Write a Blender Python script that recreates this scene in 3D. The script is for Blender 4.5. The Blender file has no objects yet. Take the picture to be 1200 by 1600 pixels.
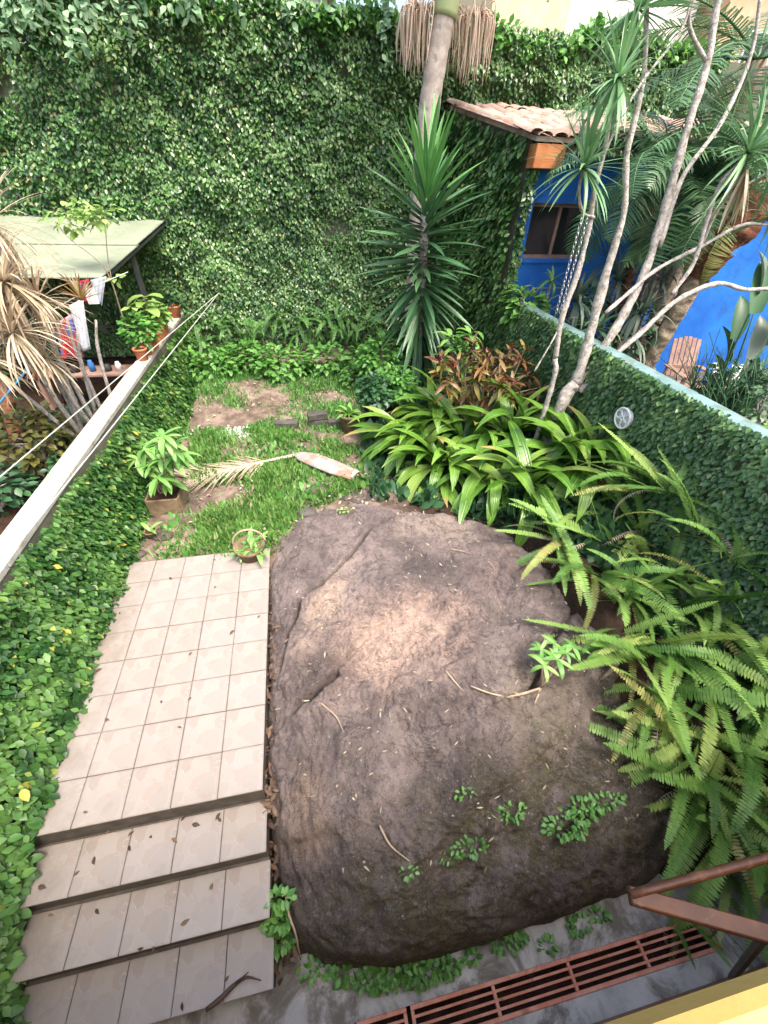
import bpy, math, random
import numpy as np
from mathutils import Matrix, Vector

sc = bpy.context.scene
col = sc.collection
rng = np.random.default_rng(7)
random.seed(7)
R = math.radians

# ------------------------------------------------------------------ camera
CAM = np.array([0.5967, -1.15637, 3.61484])
YAW, PITCH, ROLL = 0.218063, -0.691025, 0.0414821
FPX = 631.977                                  # focal length in pixels of a 1200 x 1600 frame
_f = np.array([math.sin(YAW)*math.cos(PITCH), math.cos(YAW)*math.cos(PITCH), math.sin(PITCH)])
_r0 = np.array([math.cos(YAW), -math.sin(YAW), 0.0]); _u0 = np.cross(_r0, _f)
_r = _r0*math.cos(ROLL) + _u0*math.sin(ROLL); _u = -_r0*math.sin(ROLL) + _u0*math.cos(ROLL)
cd = bpy.data.cameras.new('camera'); cam = bpy.data.objects.new('camera', cd); col.objects.link(cam)
cd.sensor_fit = 'VERTICAL'; cd.sensor_height = 36.0; cd.sensor_width = 27.0
cd.lens = 36.0*FPX/1600.0; cd.clip_start = 0.05; cd.clip_end = 2000
cam.matrix_world = Matrix(((_r[0], _u[0], -_f[0], CAM[0]), (_r[1], _u[1], -_f[1], CAM[1]), (_r[2], _u[2], -_f[2], CAM[2]), (0, 0, 0, 1)))
sc.camera = cam

# ------------------------------------------------------------------ sky, sun, exposure
SUN_EL, SUN_AZ = 64.0, 148.0                   # azimuth measured clockwise from +Y (into the garden)
w = bpy.data.worlds.new('World'); sc.world = w; w.use_nodes = True
nt = w.node_tree; nt.nodes.clear()
sky = nt.nodes.new('ShaderNodeTexSky'); sky.sky_type = 'NISHITA'; sky.sun_disc = False
sky.sun_elevation = R(SUN_EL); sky.sun_rotation = R(SUN_AZ)
sky.air_density = 1.0; sky.dust_density = 6.0; sky.ozone_density = 0.6
bg = nt.nodes.new('ShaderNodeBackground'); bg.inputs['Strength'].default_value = 0.15
wo = nt.nodes.new('ShaderNodeOutputWorld')
nt.links.new(sky.outputs[0], bg.inputs[0]); nt.links.new(bg.outputs[0], wo.inputs[0])
sl = bpy.data.lights.new('sun', 'SUN'); so = bpy.data.objects.new('sun', sl); col.objects.link(so)
sl.energy = 1.2; sl.angle = R(14); sl.color = (1.0, 0.95, 0.87)
_az, _el = R(SUN_AZ), R(SUN_EL)
to_sun = Vector((math.sin(_az)*math.cos(_el), math.cos(_az)*math.cos(_el), math.sin(_el)))
so.rotation_euler = to_sun.to_track_quat('Z', 'Y').to_euler()
so.location = (0, 0, 20)
vs = sc.view_settings
vs.view_transform = 'Standard'; vs.look = 'None'; vs.gamma = 1.0; vs.use_curve_mapping = False
vs.exposure = 1.78

# ------------------------------------------------------------------ helpers: points
def ray(x, y): return _f + _r*(x-600)/FPX - _u*(y-800)/FPX
def AZ(x, y, z=0.0):
    d = ray(x, y); return CAM + d*((z-CAM[2])/d[2])
def AX(x, y, X):
    d = ray(x, y); return CAM + d*((X-CAM[0])/d[0])
def AY(x, y, Y):
    d = ray(x, y); return CAM + d*((Y-CAM[1])/d[1])

_perm = np.random.default_rng(3).permutation(512)
_perm = np.concatenate([_perm, _perm, _perm])
_val = np.random.default_rng(4).random(512)*2-1
def vnoise(P):
    P = np.asarray(P, float); i = np.floor(P).astype(int); f = P-i; f = f*f*f*(f*(f*6-15)+10); i &= 511
    def h(a, b, c): return _val[_perm[(_perm[(_perm[(i[:, 0]+a) & 511]+i[:, 1]+b) & 511]+i[:, 2]+c) & 511]]
    x, y, z = f[:, 0], f[:, 1], f[:, 2]
    l = lambda a, b, t: a+(b-a)*t
    return l(l(l(h(0,0,0), h(1,0,0), x), l(h(0,1,0), h(1,1,0), x), y), l(l(h(0,0,1), h(1,0,1), x), l(h(0,1,1), h(1,1,1), x), y), z)
def fbm(P, s, o=4, g=0.5):
    P = np.asarray(P, float)*s; a = 1.0; t = 0; n = np.zeros(len(P))
    for k in range(o):
        n += a*vnoise(P+17.3*k); t += a; a *= g; P = P*2.03
    return n/t

# ------------------------------------------------------------------ helpers: meshes and objects
def mk_mesh(name, V, F, mat=None, smooth=False):
    me = bpy.data.meshes.new(name)
    if isinstance(F, np.ndarray):
        V = np.ascontiguousarray(V, dtype=np.float32); n, k = F.shape
        me.vertices.add(len(V)); me.vertices.foreach_set('co', V.ravel())
        me.loops.add(n*k); me.loops.foreach_set('vertex_index', np.ascontiguousarray(F, dtype=np.int32).ravel())
        me.polygons.add(n); me.polygons.foreach_set('loop_start', np.arange(0, n*k, k, dtype=np.int32))
        me.update(calc_edges=True)
    else:
        me.from_pydata([tuple(v) for v in V], [], F)
    if smooth: me.polygons.foreach_set('use_smooth', np.ones(len(me.polygons), dtype=bool))
    if mat: me.materials.append(mat)
    return me

def tag(o, label=None, cat=None, group=None, kind=None):
    if label: o['label'] = label
    if cat: o['category'] = cat
    if group: o['group'] = group
    if kind: o['kind'] = kind
    return o

def wloc(o):
    v = Vector((0, 0, 0))
    while o is not None:
        v += o.location; o = o.parent
    return np.array(v)

def obj(name, V, F, mat, parent=None, smooth=False, org=None):
    """mesh object from world-space vertices; parents carry translation only"""
    V = np.asarray(V, float)
    base = wloc(parent) if parent else np.zeros(3)
    if org is None: org = base
    org = np.asarray(org, float)
    o = bpy.data.objects.new(name, mk_mesh(name, V-org, F, mat, smooth)); col.objects.link(o)
    o.parent = parent; o.location = Vector(org-base)
    return o

def root(name, loc, label, cat, group=None):
    o = bpy.data.objects.new(name, None); col.objects.link(o); o.location = Vector(loc)
    o.empty_display_size = 0.1
    return tag(o, label, cat, group)

def struct(name, loc=(0, 0, 0)):
    o = bpy.data.objects.new(name, None); col.objects.link(o); o.location = Vector(loc); o['kind'] = 'structure'
    return o

def inst(name, me, parent, M):
    """place shared mesh data under a parent; M is world 4x4"""
    o = bpy.data.objects.new(name, me); col.objects.link(o); o.parent = parent
    b = wloc(parent) if parent else np.zeros(3)
    M = M.copy(); M.translation = M.translation - Vector(b)
    o.matrix_basis = M
    return o

def join(parts):
    V = []; F = []; n = 0
    for v, f in parts:
        v = np.asarray(v, float); V.append(v); F += [tuple(int(i)+n for i in q) for q in f]; n += len(v)
    return np.concatenate(V), F

def box(c, s, rz=0.0, bev=0.0):
    c = np.asarray(c, float); hx, hy, hz = s[0]/2, s[1]/2, s[2]/2
    if bev <= 0:
        V = np.array([(x, y, z) for z in (-hz, hz) for y in (-hy, hy) for x in (-hx, hx)])
        F = [(0, 2, 3, 1), (4, 5, 7, 6), (0, 1, 5, 4), (2, 6, 7, 3), (0, 4, 6, 2), (1, 3, 7, 5)]
    else:
        b = min(bev, hx*.8, hy*.8, hz*.8); V = []; F = []
        rings = [(-hz, b), (-hz+b, 0), (hz-b, 0), (hz, b)]
        for z, i in rings:
            a, d = hx-i, hy-i; e = b
            V += [(-a+e, -d, z), (a-e, -d, z), (a, -d+e, z), (a, d-e, z), (a-e, d, z), (-a+e, d, z), (-a, d-e, z), (-a, -d+e, z)]
        for k in range(3):
            for i in range(8): F.append((k*8+i, k*8+(i+1) % 8, k*8+8+(i+1) % 8, k*8+8+i))
        F.append(tuple(range(7, -1, -1))); F.append(tuple(range(24, 32)))
        V = np.array(V)
    if rz:
        ca, sa = math.cos(rz), math.sin(rz); V = np.c_[V[:, 0]*ca-V[:, 1]*sa, V[:, 0]*sa+V[:, 1]*ca, V[:, 2]]
    return V+c, F
def bx(x0, x1, y0, y1, z0, z1, bev=0.0): return box(((x0+x1)/2, (y0+y1)/2, (z0+z1)/2), (x1-x0, y1-y0, z1-z0), 0, bev)

def crom(P, rad, sub=5):
    P = np.asarray(P, float); rad = np.asarray(rad, float); out = []; ro = []
    Q = np.concatenate([[2*P[0]-P[1]], P, [2*P[-1]-P[-2]]])
    for i in range(len(P)-1):
        for k in range(sub):
            t = k/sub; a, b, c, d = Q[i], Q[i+1], Q[i+2], Q[i+3]
            out.append(0.5*((2*b)+(-a+c)*t+(2*a-5*b+4*c-d)*t*t+(-a+3*b-3*c+d)*t**3)); ro.append(rad[i]*(1-t)+rad[i+1]*t)
    out.append(P[-1]); ro.append(rad[-1])
    return np.array(out), np.array(ro)

def tube(P, rad, seg=8, sub=5, rough=0.0, cap=True):
    if np.isscalar(rad): rad = [rad]*len(P)
    P, rad = crom(P, rad, sub) if sub > 1 else (np.asarray(P, float), np.asarray(rad, float))
    T = np.gradient(P, axis=0); T /= np.linalg.norm(T, axis=1)[:, None]+1e-9
    ref = np.array([0, 0, 1.0]) if abs(T[0][2]) < 0.9 else np.array([1.0, 0, 0])
    V = []
    n = np.cross(T[0], ref)
    for i in range(len(P)):
        n = n-T[i]*(n@T[i]); n /= np.linalg.norm(n)+1e-9; b = np.cross(T[i], n)
        for k in range(seg):
            a = 2*math.pi*k/seg; V.append(P[i]+(n*math.cos(a)+b*math.sin(a))*rad[i])
    V = np.array(V)
    if rough:
        c = np.repeat(P, seg, axis=0); V = c+(V-c)*(1+rough*vnoise(V*9.0)+rough*.6*vnoise(V*27.0))[:, None]
    F = []
    for i in range(len(P)-1):
        for k in range(seg): F.append((i*seg+k, i*seg+(k+1) % seg, (i+1)*seg+(k+1) % seg, (i+1)*seg+k))
    if cap: F.append(tuple(range(seg-1, -1, -1))); F.append(tuple((len(P)-1)*seg+k for k in range(seg)))
    return V, F

def lathe(prof, c, seg=20, wob=0.0):
    V = []; F = []; n = len(prof)
    for r, z in prof:
        for k in range(seg):
            a = 2*math.pi*k/seg; q = r*(1+wob*math.sin(3*a+z*9)); V.append((c[0]+q*math.cos(a), c[1]+q*math.sin(a), c[2]+z))
    for i in range(n-1):
        for k in range(seg): F.append((i*seg+k, i*seg+(k+1) % seg, (i+1)*seg+(k+1) % seg, (i+1)*seg+k))
    return np.array(V), F

# ---- leaf templates: length along +Y, width along X, face up +Z
def small_leaf(w=0.3, fold=0.09, droop=0.15):
    V = np.array([(0, 0, 0), (-w*.8, .3, fold*.8), (w*.8, .3, fold*.8), (-w, .58, fold*.6-droop*.3), (w, .58, fold*.6-droop*.3), (0, .4, -.02), (0, 1.0, -droop)])
    return V, np.array([(0, 2, 5), (0, 5, 1), (2, 4, 5), (1, 5, 3), (4, 6, 5), (3, 5, 6)])

def strip_leaf(L, W, arch, n=8, fold=0.25, shape=(0.55, 1.0, 0.9), twist=0.0, a0=0.0):
    """long arching leaf: 3 verts across, bends down by 'arch' radians along its length"""
    V = []; F = []; y = z = 0.0; ds = L/n
    for i in range(n+1):
        t = i/n; a = a0-arch*t**1.3
        if i: y += ds*math.cos(a); z += ds*math.sin(a)
        if t < .35: wd = shape[0]+(shape[1]-shape[0])*(t/.35)
        elif t < .65: wd = shape[1]+(shape[2]-shape[1])*((t-.35)/.3)
        else: wd = shape[2]*(1-((t-.65)/.35)**1.6)
        wd = max(wd, .015)*W*.5; tw = twist*t
        nx, nz = math.cos(tw), math.sin(tw)
        up = np.array([0, -math.sin(a), math.cos(a)])
        for s in (-1, 0, 1):
            p = np.array([s*wd*nx, y, z+s*wd*nz])+up*(abs(s)*wd*fold)
            V.append(p)
    for i in range(n):
        for k in range(2): F.append((i*3+k, i*3+k+1, i*3+k+4, i*3+k+3))
    return np.array(V), F

def frond(L, W, arch, npair=38, pw=0.02, fall=0.0, fwd=0.25, tipw=0.25, seed=0, rach=0.006, bare=0.06, sag=0.0, base_w=0.75):
    """pinnate frond: rachis and separate leaflets, bends down by 'arch' radians"""
    rg = np.random.default_rng(seed); V = []; F = []
    m = 24; ys = [0]; zs = [0]; an = [0]
    for i in range(1, m+1):
        a = -arch*(i/m)**1.4; ys.append(ys[-1]+L/m*math.cos(a)); zs.append(zs[-1]+L/m*math.sin(a)); an.append(a)
    tt = np.linspace(0, 1, m+1)
    rv, rf = tube([(0, ys[i], zs[i]) for i in range(0, m+1, 2)], [rach*(1-.8*tt[i]) for i in range(0, m+1, 2)], 4, 1)
    V += list(rv); F += rf
    for k in range(npair):
        t = bare+(1-bare)*(k+.5)/npair
        y = np.interp(t, tt, ys); z = np.interp(t, tt, zs); a = np.interp(t, tt, an)
        wd = W*.5*min(1.0, base_w+(1-base_w)*t/.25)*(1-(1-tipw)*max(0, (t-.45)/.55)**1.8)
        if t > .93: wd *= 1-.8*(t-.93)/.07
        tan = np.array([0, math.cos(a), math.sin(a)]); up = np.array([0, -math.sin(a), math.cos(a)])
        for s in (-1, 1):
            d = np.array([s, 0, 0])+tan*(fwd+rg.normal(0, .07))+up*(.12-fall+rg.normal(0, .06))
            d /= np.linalg.norm(d); wl = wd*rg.uniform(.9, 1.06)
            b = np.array([0, y, z]); mid = b+d*wl*.5+up*.03*wl; tip = b+d*wl-up*sag*wl
            n0 = len(V); q = tan*pw*.5
            V += [b-q*.8, b+q*.8, mid+q, mid-q*.9, tip]
            F += [(n0, n0+1, n0+2, n0+3) if s < 0 else (n0+3, n0+2, n0+1, n0), (n0+3, n0+2, n0+4) if s < 0 else (n0+4, n0+2, n0+3)]
    return np.array(V), F

def frames(dirs, nrm):
    Y = dirs/np.linalg.norm(dirs, axis=1)[:, None]
    X = np.cross(Y, nrm); X /= np.linalg.norm(X, axis=1)[:, None]+1e-9
    Z = np.cross(X, Y)
    return np.stack([X, Y, Z], axis=2)          # columns

def scatter(tpl, pos, M, scale):
    """many copies of one small template in one mesh (arrays)"""
    V0, F0 = tpl; F0 = np.asarray(F0)
    if np.ndim(scale) == 1: scale = np.repeat(scale[:, None], 3, axis=1)
    P = np.einsum('nij,nkj->nki', M, V0[None]*scale[:, None, :])+pos[:, None, :]
    n, k = len(pos), len(V0)
    F = (F0[None]+(np.arange(n)*k)[:, None, None]).reshape(-1, F0.shape[1])
    return P.reshape(-1, 3), F

def pose(loc, az, el, roll=0.0, s=1.0):
    """matrix that points a leaf's +Y along azimuth az (from +Y clockwise) and elevation el"""
    return Matrix.Translation(Vector(loc)) @ Matrix.Rotation(-az, 4, 'Z') @ Matrix.Rotation(el, 4, 'X') @ Matrix.Rotation(roll, 4, 'Y') @ Matrix.Diagonal((s, s, s, 1))

# ------------------------------------------------------------------ helpers: materials
class NT:
    def __init__(s, name):
        s.m = bpy.data.materials.new(name); s.m.use_nodes = True; s.t = s.m.node_tree; s.t.nodes.clear()
        s.out = s.n('OutputMaterial')
    def n(s, k, **kw):
        x = s.t.nodes.new('ShaderNode'+k)
        for a, b in kw.items(): setattr(x, a, b)
        return x
    def l(s, a, b): s.t.links.new(a, b)
    def co(s, kind='Object'): return s.n('TexCoord').outputs[kind]
    def noise(s, scale, det=4, rough=.55, v=None, dist=0.0):
        x = s.n('TexNoise'); x.inputs['Scale'].default_value = scale; x.inputs['Detail'].default_value = det; x.inputs['Roughness'].default_value = rough; x.inputs['Distortion'].default_value = dist
        s.l(v if v else s.co(), x.inputs['Vector']); return x.outputs['Fac']
    def voro(s, scale, feat='F1', v=None, out='Distance'):
        x = s.n('TexVoronoi'); x.feature = feat; x.inputs['Scale'].default_value = scale; s.l(v if v else s.co(), x.inputs['Vector']); return x.outputs[out]
    def ramp(s, fac, stops, interp='LINEAR'):
        x = s.n('ValToRGB'); e = x.color_ramp.elements; x.color_ramp.interpolation = interp
        while len(e) < len(stops): e.new(0.5)
        for i, (p, c) in enumerate(stops): e[i].position = p; e[i].color = (*c, 1) if len(c) == 3 else c
        s.l(fac, x.inputs['Fac']); return x.outputs['Color']
    def f2(s, fac, a, b):        # smooth 0..1 between a and b
        x = s.n('MapRange'); x.interpolation_type = 'SMOOTHSTEP'; x.inputs['From Min'].default_value = a; x.inputs['From Max'].default_value = b; s.l(fac, x.inputs['Value']); return x.outputs['Result']
    def mix(s, fac, a, b, mode='MIX'):
        x = s.n('Mix', data_type='RGBA', blend_type=mode)
        for sock, v in ((x.inputs[0], fac), (x.inputs[6], a), (x.inputs[7], b)):
            if isinstance(v, (int, float)): sock.default_value = v
            elif isinstance(v, tuple): sock.default_value = (*v, 1)
            else: s.l(v, sock)
        return x.outputs[2]
    def math(s, op, a, b=None, c=None):
        x = s.n('Math', operation=op)
        for i, v in enumerate((a, b, c)):
            if v is None: continue
            if isinstance(v, (int, float)): x.inputs[i].default_value = v
            else: s.l(v, x.inputs[i])
        return x.outputs[0]
    def bump(s, h, strength=.3, dist=.01, normal=None):
        x = s.n('Bump'); x.inputs['Strength'].default_value = strength; x.inputs['Distance'].default_value = dist; s.l(h, x.inputs['Height'])
        if normal: s.l(normal, x.inputs['Normal'])
        return x.outputs['Normal']
    def done(s, color, rough=.6, normal=None, metal=0.0, spec=.5, trans=0.0, tcol=None):
        p = s.n('BsdfPrincipled')
        for nm, v in (('Base Color', color), ('Roughness', rough), ('Metallic', metal), ('Specular IOR Level', spec)):
            if isinstance(v, (int, float)): p.inputs[nm].default_value = v
            elif isinstance(v, tuple): p.inputs[nm].default_value = (*v, 1)
            else: s.l(v, p.inputs[nm])
        if normal: s.l(normal, p.inputs['Normal'])
        o = p.outputs[0]
        if trans:
            t = s.n('BsdfTranslucent'); c = tcol if tcol is not None else color
            if isinstance(c, tuple): t.inputs[0].default_value = (*c, 1)
            else: s.l(c, t.inputs[0])
            mx = s.n('MixShader'); mx.inputs[0].default_value = trans; s.l(o, mx.inputs[1]); s.l(t.outputs[0], mx.inputs[2]); o = mx.outputs[0]
        s.l(o, s.out.inputs['Surface']); return s.m
    def rnd(s):
        a = s.n('NewGeometry').outputs['Random Per Island']; b = s.n('ObjectInfo').outputs['Random']
        return s.math('FRACT', s.math('ADD', a, b))

def leafmat(name, stops, rough=.42, trans=.22, spec=.5, vein=0.0, tip=None, cl=0.0, clc=None, whole=False):
    n = NT(name); c = n.ramp(n.n('ObjectInfo').outputs['Random'] if whole else n.rnd(), stops)
    nz = n.noise(2.2, 3, .6, n.n('NewGeometry').outputs['Position'])
    c = n.mix(n.math('MULTIPLY', n.f2(nz, .42, .7), .45), c, tuple(x*1.55+.01 for x in stops[len(stops)//2][1]))
    if clc: c = n.mix(n.math('MULTIPLY', n.f2(n.noise(.7, 3, .6, n.n('NewGeometry').outputs['Position']), .5, .68), cl), c, clc)
    nm = None
    if vein:
        sp = n.n('SeparateXYZ'); n.l(n.co(), sp.inputs[0])
        wv = n.math('SINE', n.math('MULTIPLY', sp.outputs[0], vein))
        nm = n.bump(wv, .35, .004)
        mid = n.math('SUBTRACT', 1.0, n.f2(n.math('ABSOLUTE', sp.outputs[0]), .001, .006))
        c = n.mix(n.math('MULTIPLY', mid, .35), c, tuple(min(1, x*1.7+.02) for x in stops[-1][1]))
        if tip:
            tn = n.math('ADD', sp.outputs[1], n.math('MULTIPLY', n.noise(9.0, 3), .35))
            c = n.mix(n.math('MULTIPLY', n.f2(tn, tip[0], tip[0]+.12), n.f2(n.rnd(), .35, .6)), c, tip[1])
    return n.done(c, rough, nm, 0, spec, trans)

def plain(name, c1, c2, scale=6, rough=.7, bump=.2, bs=40, bd=.006, metal=0.0, spec=.4, stain=None):
    n = NT(name); P = n.n('NewGeometry').outputs['Position']
    c = n.mix(n.f2(n.noise(scale, 5, .6, P), .35, .68), c1, c2)
    c = n.mix(n.math('MULTIPLY', n.f2(n.noise(scale*4+3, 7, .75, P), .5, .7), .35), c, tuple(x*.55 for x in c1))
    if stain: c = n.mix(n.math('MULTIPLY', n.f2(n.noise(stain[0], 6, .7, P, .6), stain[1], stain[1]+.16), stain[3]), c, stain[2])
    nm = n.bump(n.noise(bs, 5, .65, P), bump, bd) if bump else None
    return n.done(c, rough, nm, metal, spec)
# ------------------------------------------------------------------ materials
def soil_mat():
    n = NT('soil'); P = n.n('NewGeometry').outputs['Position']
    c = n.ramp(n.noise(5, 8, .7, P), [(.3, (.06, .044, .032)), (.5, (.15, .11, .085)), (.72, (.28, .215, .175))])
    c = n.mix(n.math('MULTIPLY', n.f2(n.noise(1.3, 4, .6, P), .5, .62), .75), c, (.30, .225, .185))
    c = n.mix(n.math('MULTIPLY', n.f2(n.noise(2.6, 5, .7, P, .5), .55, .64), .55), c, (.06, .085, .025))
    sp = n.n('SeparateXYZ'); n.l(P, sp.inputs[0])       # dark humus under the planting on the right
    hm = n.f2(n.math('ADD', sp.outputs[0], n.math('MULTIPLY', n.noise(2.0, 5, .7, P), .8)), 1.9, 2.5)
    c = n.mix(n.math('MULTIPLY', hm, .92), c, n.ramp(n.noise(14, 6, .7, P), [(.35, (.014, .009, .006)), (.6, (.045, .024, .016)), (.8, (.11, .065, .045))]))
    return n.done(c, .95, n.bump(n.noise(45, 8, .75, P), .8, .03), 0, .2)
def dark_soil_mat():
    n = NT('damp_red_earth'); P = n.n('NewGeometry').outputs['Position']
    c = n.ramp(n.noise(6, 8, .7, P), [(.3, (.02, .012, .008)), (.55, (.06, .032, .02)), (.8, (.13, .075, .05))])
    return n.done(c, .95, n.bump(n.noise(30, 8, .75, P), .8, .04), 0, .2)
def rock_mat():
    n = NT('weathered_boulder'); P = n.n('NewGeometry').outputs['Position']
    c = n.ramp(n.noise(1.5, 8, .62, P, .4), [(.3, (.085, .068, .066)), (.43, (.165, .131, .123)), (.55, (.25, .20, .184)), (.7, (.37, .298, .27))])
    # pale patches with their own ragged outline, mostly worn stone
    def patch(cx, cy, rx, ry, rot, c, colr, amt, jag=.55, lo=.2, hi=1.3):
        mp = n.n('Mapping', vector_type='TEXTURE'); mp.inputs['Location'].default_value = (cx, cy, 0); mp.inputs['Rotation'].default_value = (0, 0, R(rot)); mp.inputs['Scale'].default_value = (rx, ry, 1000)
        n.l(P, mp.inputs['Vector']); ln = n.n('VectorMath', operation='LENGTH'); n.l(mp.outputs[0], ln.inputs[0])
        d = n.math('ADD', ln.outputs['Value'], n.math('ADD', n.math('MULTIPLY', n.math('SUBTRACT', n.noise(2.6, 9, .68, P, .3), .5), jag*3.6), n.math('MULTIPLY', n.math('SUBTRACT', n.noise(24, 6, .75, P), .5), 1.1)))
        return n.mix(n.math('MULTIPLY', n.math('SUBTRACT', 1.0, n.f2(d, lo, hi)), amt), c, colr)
    c = patch(1.2, 1.05, .85, .5, 12, c, (.56, .40, .32), 1.0)  # central tan patch: stone colour with soft sunlight painted into it
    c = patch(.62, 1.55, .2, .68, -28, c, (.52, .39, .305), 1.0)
    c = patch(2.15, 2.6, .65, .35, 0, c, (.36, .29, .24), .85)
    c = patch(.32, -.15, .2, .3, 0, c, (.36, .26, .19), .65)
    c = patch(2.35, .15, .38, .5, 10, c, (.30, .25, .19), .6)
    c = patch(2.7, 1.75, .4, .4, 0, c, (.26, .19, .175), .6)
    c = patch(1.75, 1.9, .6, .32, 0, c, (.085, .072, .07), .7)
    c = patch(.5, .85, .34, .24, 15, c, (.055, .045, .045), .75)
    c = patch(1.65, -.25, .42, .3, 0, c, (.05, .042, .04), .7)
    # moss and soil in the lower right, speckles of lichen
    sp = n.n('SeparateXYZ'); n.l(P, sp.inputs[0])
    low = n.f2(n.math('ADD', n.math('SUBTRACT', n.math('MULTIPLY', sp.outputs[0], .36), sp.outputs[1]), n.math('MULTIPLY', n.noise(2.5, 6, .7, P), 1.3)), 1.0, 1.9)
    c = n.mix(n.math('MULTIPLY', low, n.math('MULTIPLY', n.f2(n.noise(3.2, 7, .72, P), .38, .54), .85)), c, n.ramp(n.noise(16, 6, .75, P), [(.35, (.05, .048, .022)), (.6, (.125, .115, .045))]))
    c = n.mix(n.math('MULTIPLY', n.f2(n.noise(7, 9, .78, P, .3), .46, .62), .5), c, (.085, .067, .066))
    c = n.mix(n.math('MULTIPLY', n.f2(n.noise(75, 6, .8, P), .52, .64), .4), c, (.07, .056, .053))
    c = n.mix(n.math('MULTIPLY', n.f2(n.noise(95, 5, .8, P), .54, .64), .55), c, (.33, .27, .24))
    c = n.mix(n.math('MULTIPLY', n.f2(n.noise(9, 9, .78, P, .2), .52, .66), .55), c, (.31, .245, .22))
    c = n.mix(n.math('MULTIPLY', n.f2(n.noise(22, 6, .75, P), .57, .68), .6), c, (.33, .275, .245))
    c = n.mix(n.math('MULTIPLY', n.f2(n.noise(34, 6, .8, P), .56, .65), .7), c, (.035, .03, .027))
    c = n.mix(n.math('MULTIPLY', n.math('SUBTRACT', 1.0, n.f2(n.voro(26, 'F1', P), .08, .16)), n.math('MULTIPLY', n.f2(n.noise(3, 3, .6, P), .5, .6), .6)), c, (.5, .46, .42))
    spk = n.math('SUBTRACT', 1.0, n.f2(n.math('ADD', n.voro(15, 'F1', P), n.math('MULTIPLY', n.noise(60, 4, .7, P), .12)), .17, .20))      # crisp lichen discs
    c = n.mix(n.math('MULTIPLY', spk, n.math('MULTIPLY', n.f2(n.noise(2.2, 4, .6, P), .5, .56), .7)), c, (.36, .34, .30))
    pit = n.math('SUBTRACT', 1.0, n.f2(n.math('ADD', n.voro(38, 'F1', P), n.math('MULTIPLY', n.noise(90, 4, .7, P), .2)), .27, .32))
    c = n.mix(n.math('MULTIPLY', pit, n.math('MULTIPLY', n.f2(n.noise(4.2, 4, .6, P), .48, .55), .55)), c, (.055, .045, .042))
    vein = n.math('SUBTRACT', 1.0, n.f2(n.math('ABSOLUTE', n.math('SUBTRACT', n.noise(3.1, 9, .62, P, .8), .5)), .003, .012))
    c = n.mix(n.math('MULTIPLY', vein, .6), c, (.045, .036, .034))
    b1 = n.bump(n.noise(11, 12, .78, P), 1.0, .06); b2 = n.bump(n.noise(60, 10, .8, P), .9, .02, b1)
    return n.done(c, .88, b2, 0, .3)
def tile_mat():
    n = NT('printed_ceramic_tile'); L = n.co(); P = n.n('NewGeometry').outputs['Position']
    orr = n.n('ObjectInfo').outputs['Random']
    ds = n.n('VectorMath', operation='ADD'); n.l(L, ds.inputs[0]); nz = n.n('TexNoise'); nz.inputs['Scale'].default_value = 9; n.l(L, nz.inputs['Vector'])
    sc_ = n.n('VectorMath', operation='SCALE'); n.l(nz.outputs['Color'], sc_.inputs[0]); sc_.inputs['Scale'].default_value = .1; n.l(sc_.outputs[0], ds.inputs[1])
    D = ds.outputs[0]
    cells = n.voro(8.5, 'DISTANCE_TO_EDGE', D); cc = n.n('TexVoronoi'); cc.inputs['Scale'].default_value = 8.5; n.l(D, cc.inputs['Vector'])
    g = n.n('SeparateColor'); n.l(cc.outputs['Color'], g.inputs[0])
    c = n.ramp(g.outputs[0], [(0, (.245, .215, .188)), (.4, (.282, .248, .215)), (.75, (.25, .197, .16)), (1, (.235, .218, .202))])
    for (px, py, r0) in ((-.075, -.085, .05), (.04, -.075, .055), (.10, .03, .03)):
        cv = n.n('CombineXYZ'); cv.inputs[0].default_value = px+.05; cv.inputs[1].default_value = py+.05
        dv = n.n('VectorMath', operation='DISTANCE'); n.l(D, dv.inputs[0]); n.l(cv.outputs[0], dv.inputs[1])
        c = n.mix(n.math('MULTIPLY', n.math('SUBTRACT', 1.0, n.f2(dv.outputs['Value'], r0*.3, r0)), .7), c, (.35, .205, .155))
    c = n.mix(n.math('MULTIPLY', n.math('SUBTRACT', 1.0, n.f2(cells, .002, .012)), .55), c, (.37, .345, .31))
    c = n.mix(n.math('MULTIPLY', n.f2(n.noise(1.8, 7, .72, P, .4), .46, .68), .5), c, (.25, .215, .19))
    c = n.mix(n.math('MULTIPLY', n.f2(n.noise(5.5, 8, .75, P, .4), .53, .66), .45), c, (.20, .165, .135))
    sx = n.n('SeparateXYZ'); n.l(P, sx.inputs[0])          # algae and soil tracked in from the hedge side and the lower steps
    ed = n.f2(n.math('SUBTRACT', n.math('MULTIPLY', n.noise(3.5, 7, .75, P), 1.2), n.math('ADD', sx.outputs[0], 1.65)), .22, .62)
    c = n.mix(n.math('MULTIPLY', ed, .7), c, (.15, .125, .095))
    lx = n.n('SeparateXYZ'); n.l(L, lx.inputs[0]); mxe = n.math('MAXIMUM', n.math('ABSOLUTE', lx.outputs[0]), n.math('ABSOLUTE', lx.outputs[1]))
    c = n.mix(n.math('MULTIPLY', n.f2(n.math('ADD', mxe, n.math('MULTIPLY', n.noise(12, 6, .7, P), .05)), .165, .195), .55), c, (.19, .155, .125))
    c = n.mix(n.math('MULTIPLY', n.f2(n.noise(38, 5, .7, P), .62, .72), .35), c, (.22, .18, .15))
    c = n.mix(n.math('MULTIPLY', orr, .25), c, (.30, .28, .275))
    return n.done(c, n.math('ADD', .32, n.math('MULTIPLY', n.noise(6, 4, .6, P), .3)), n.bump(cells, .15, .004), 0, .45)

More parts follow.
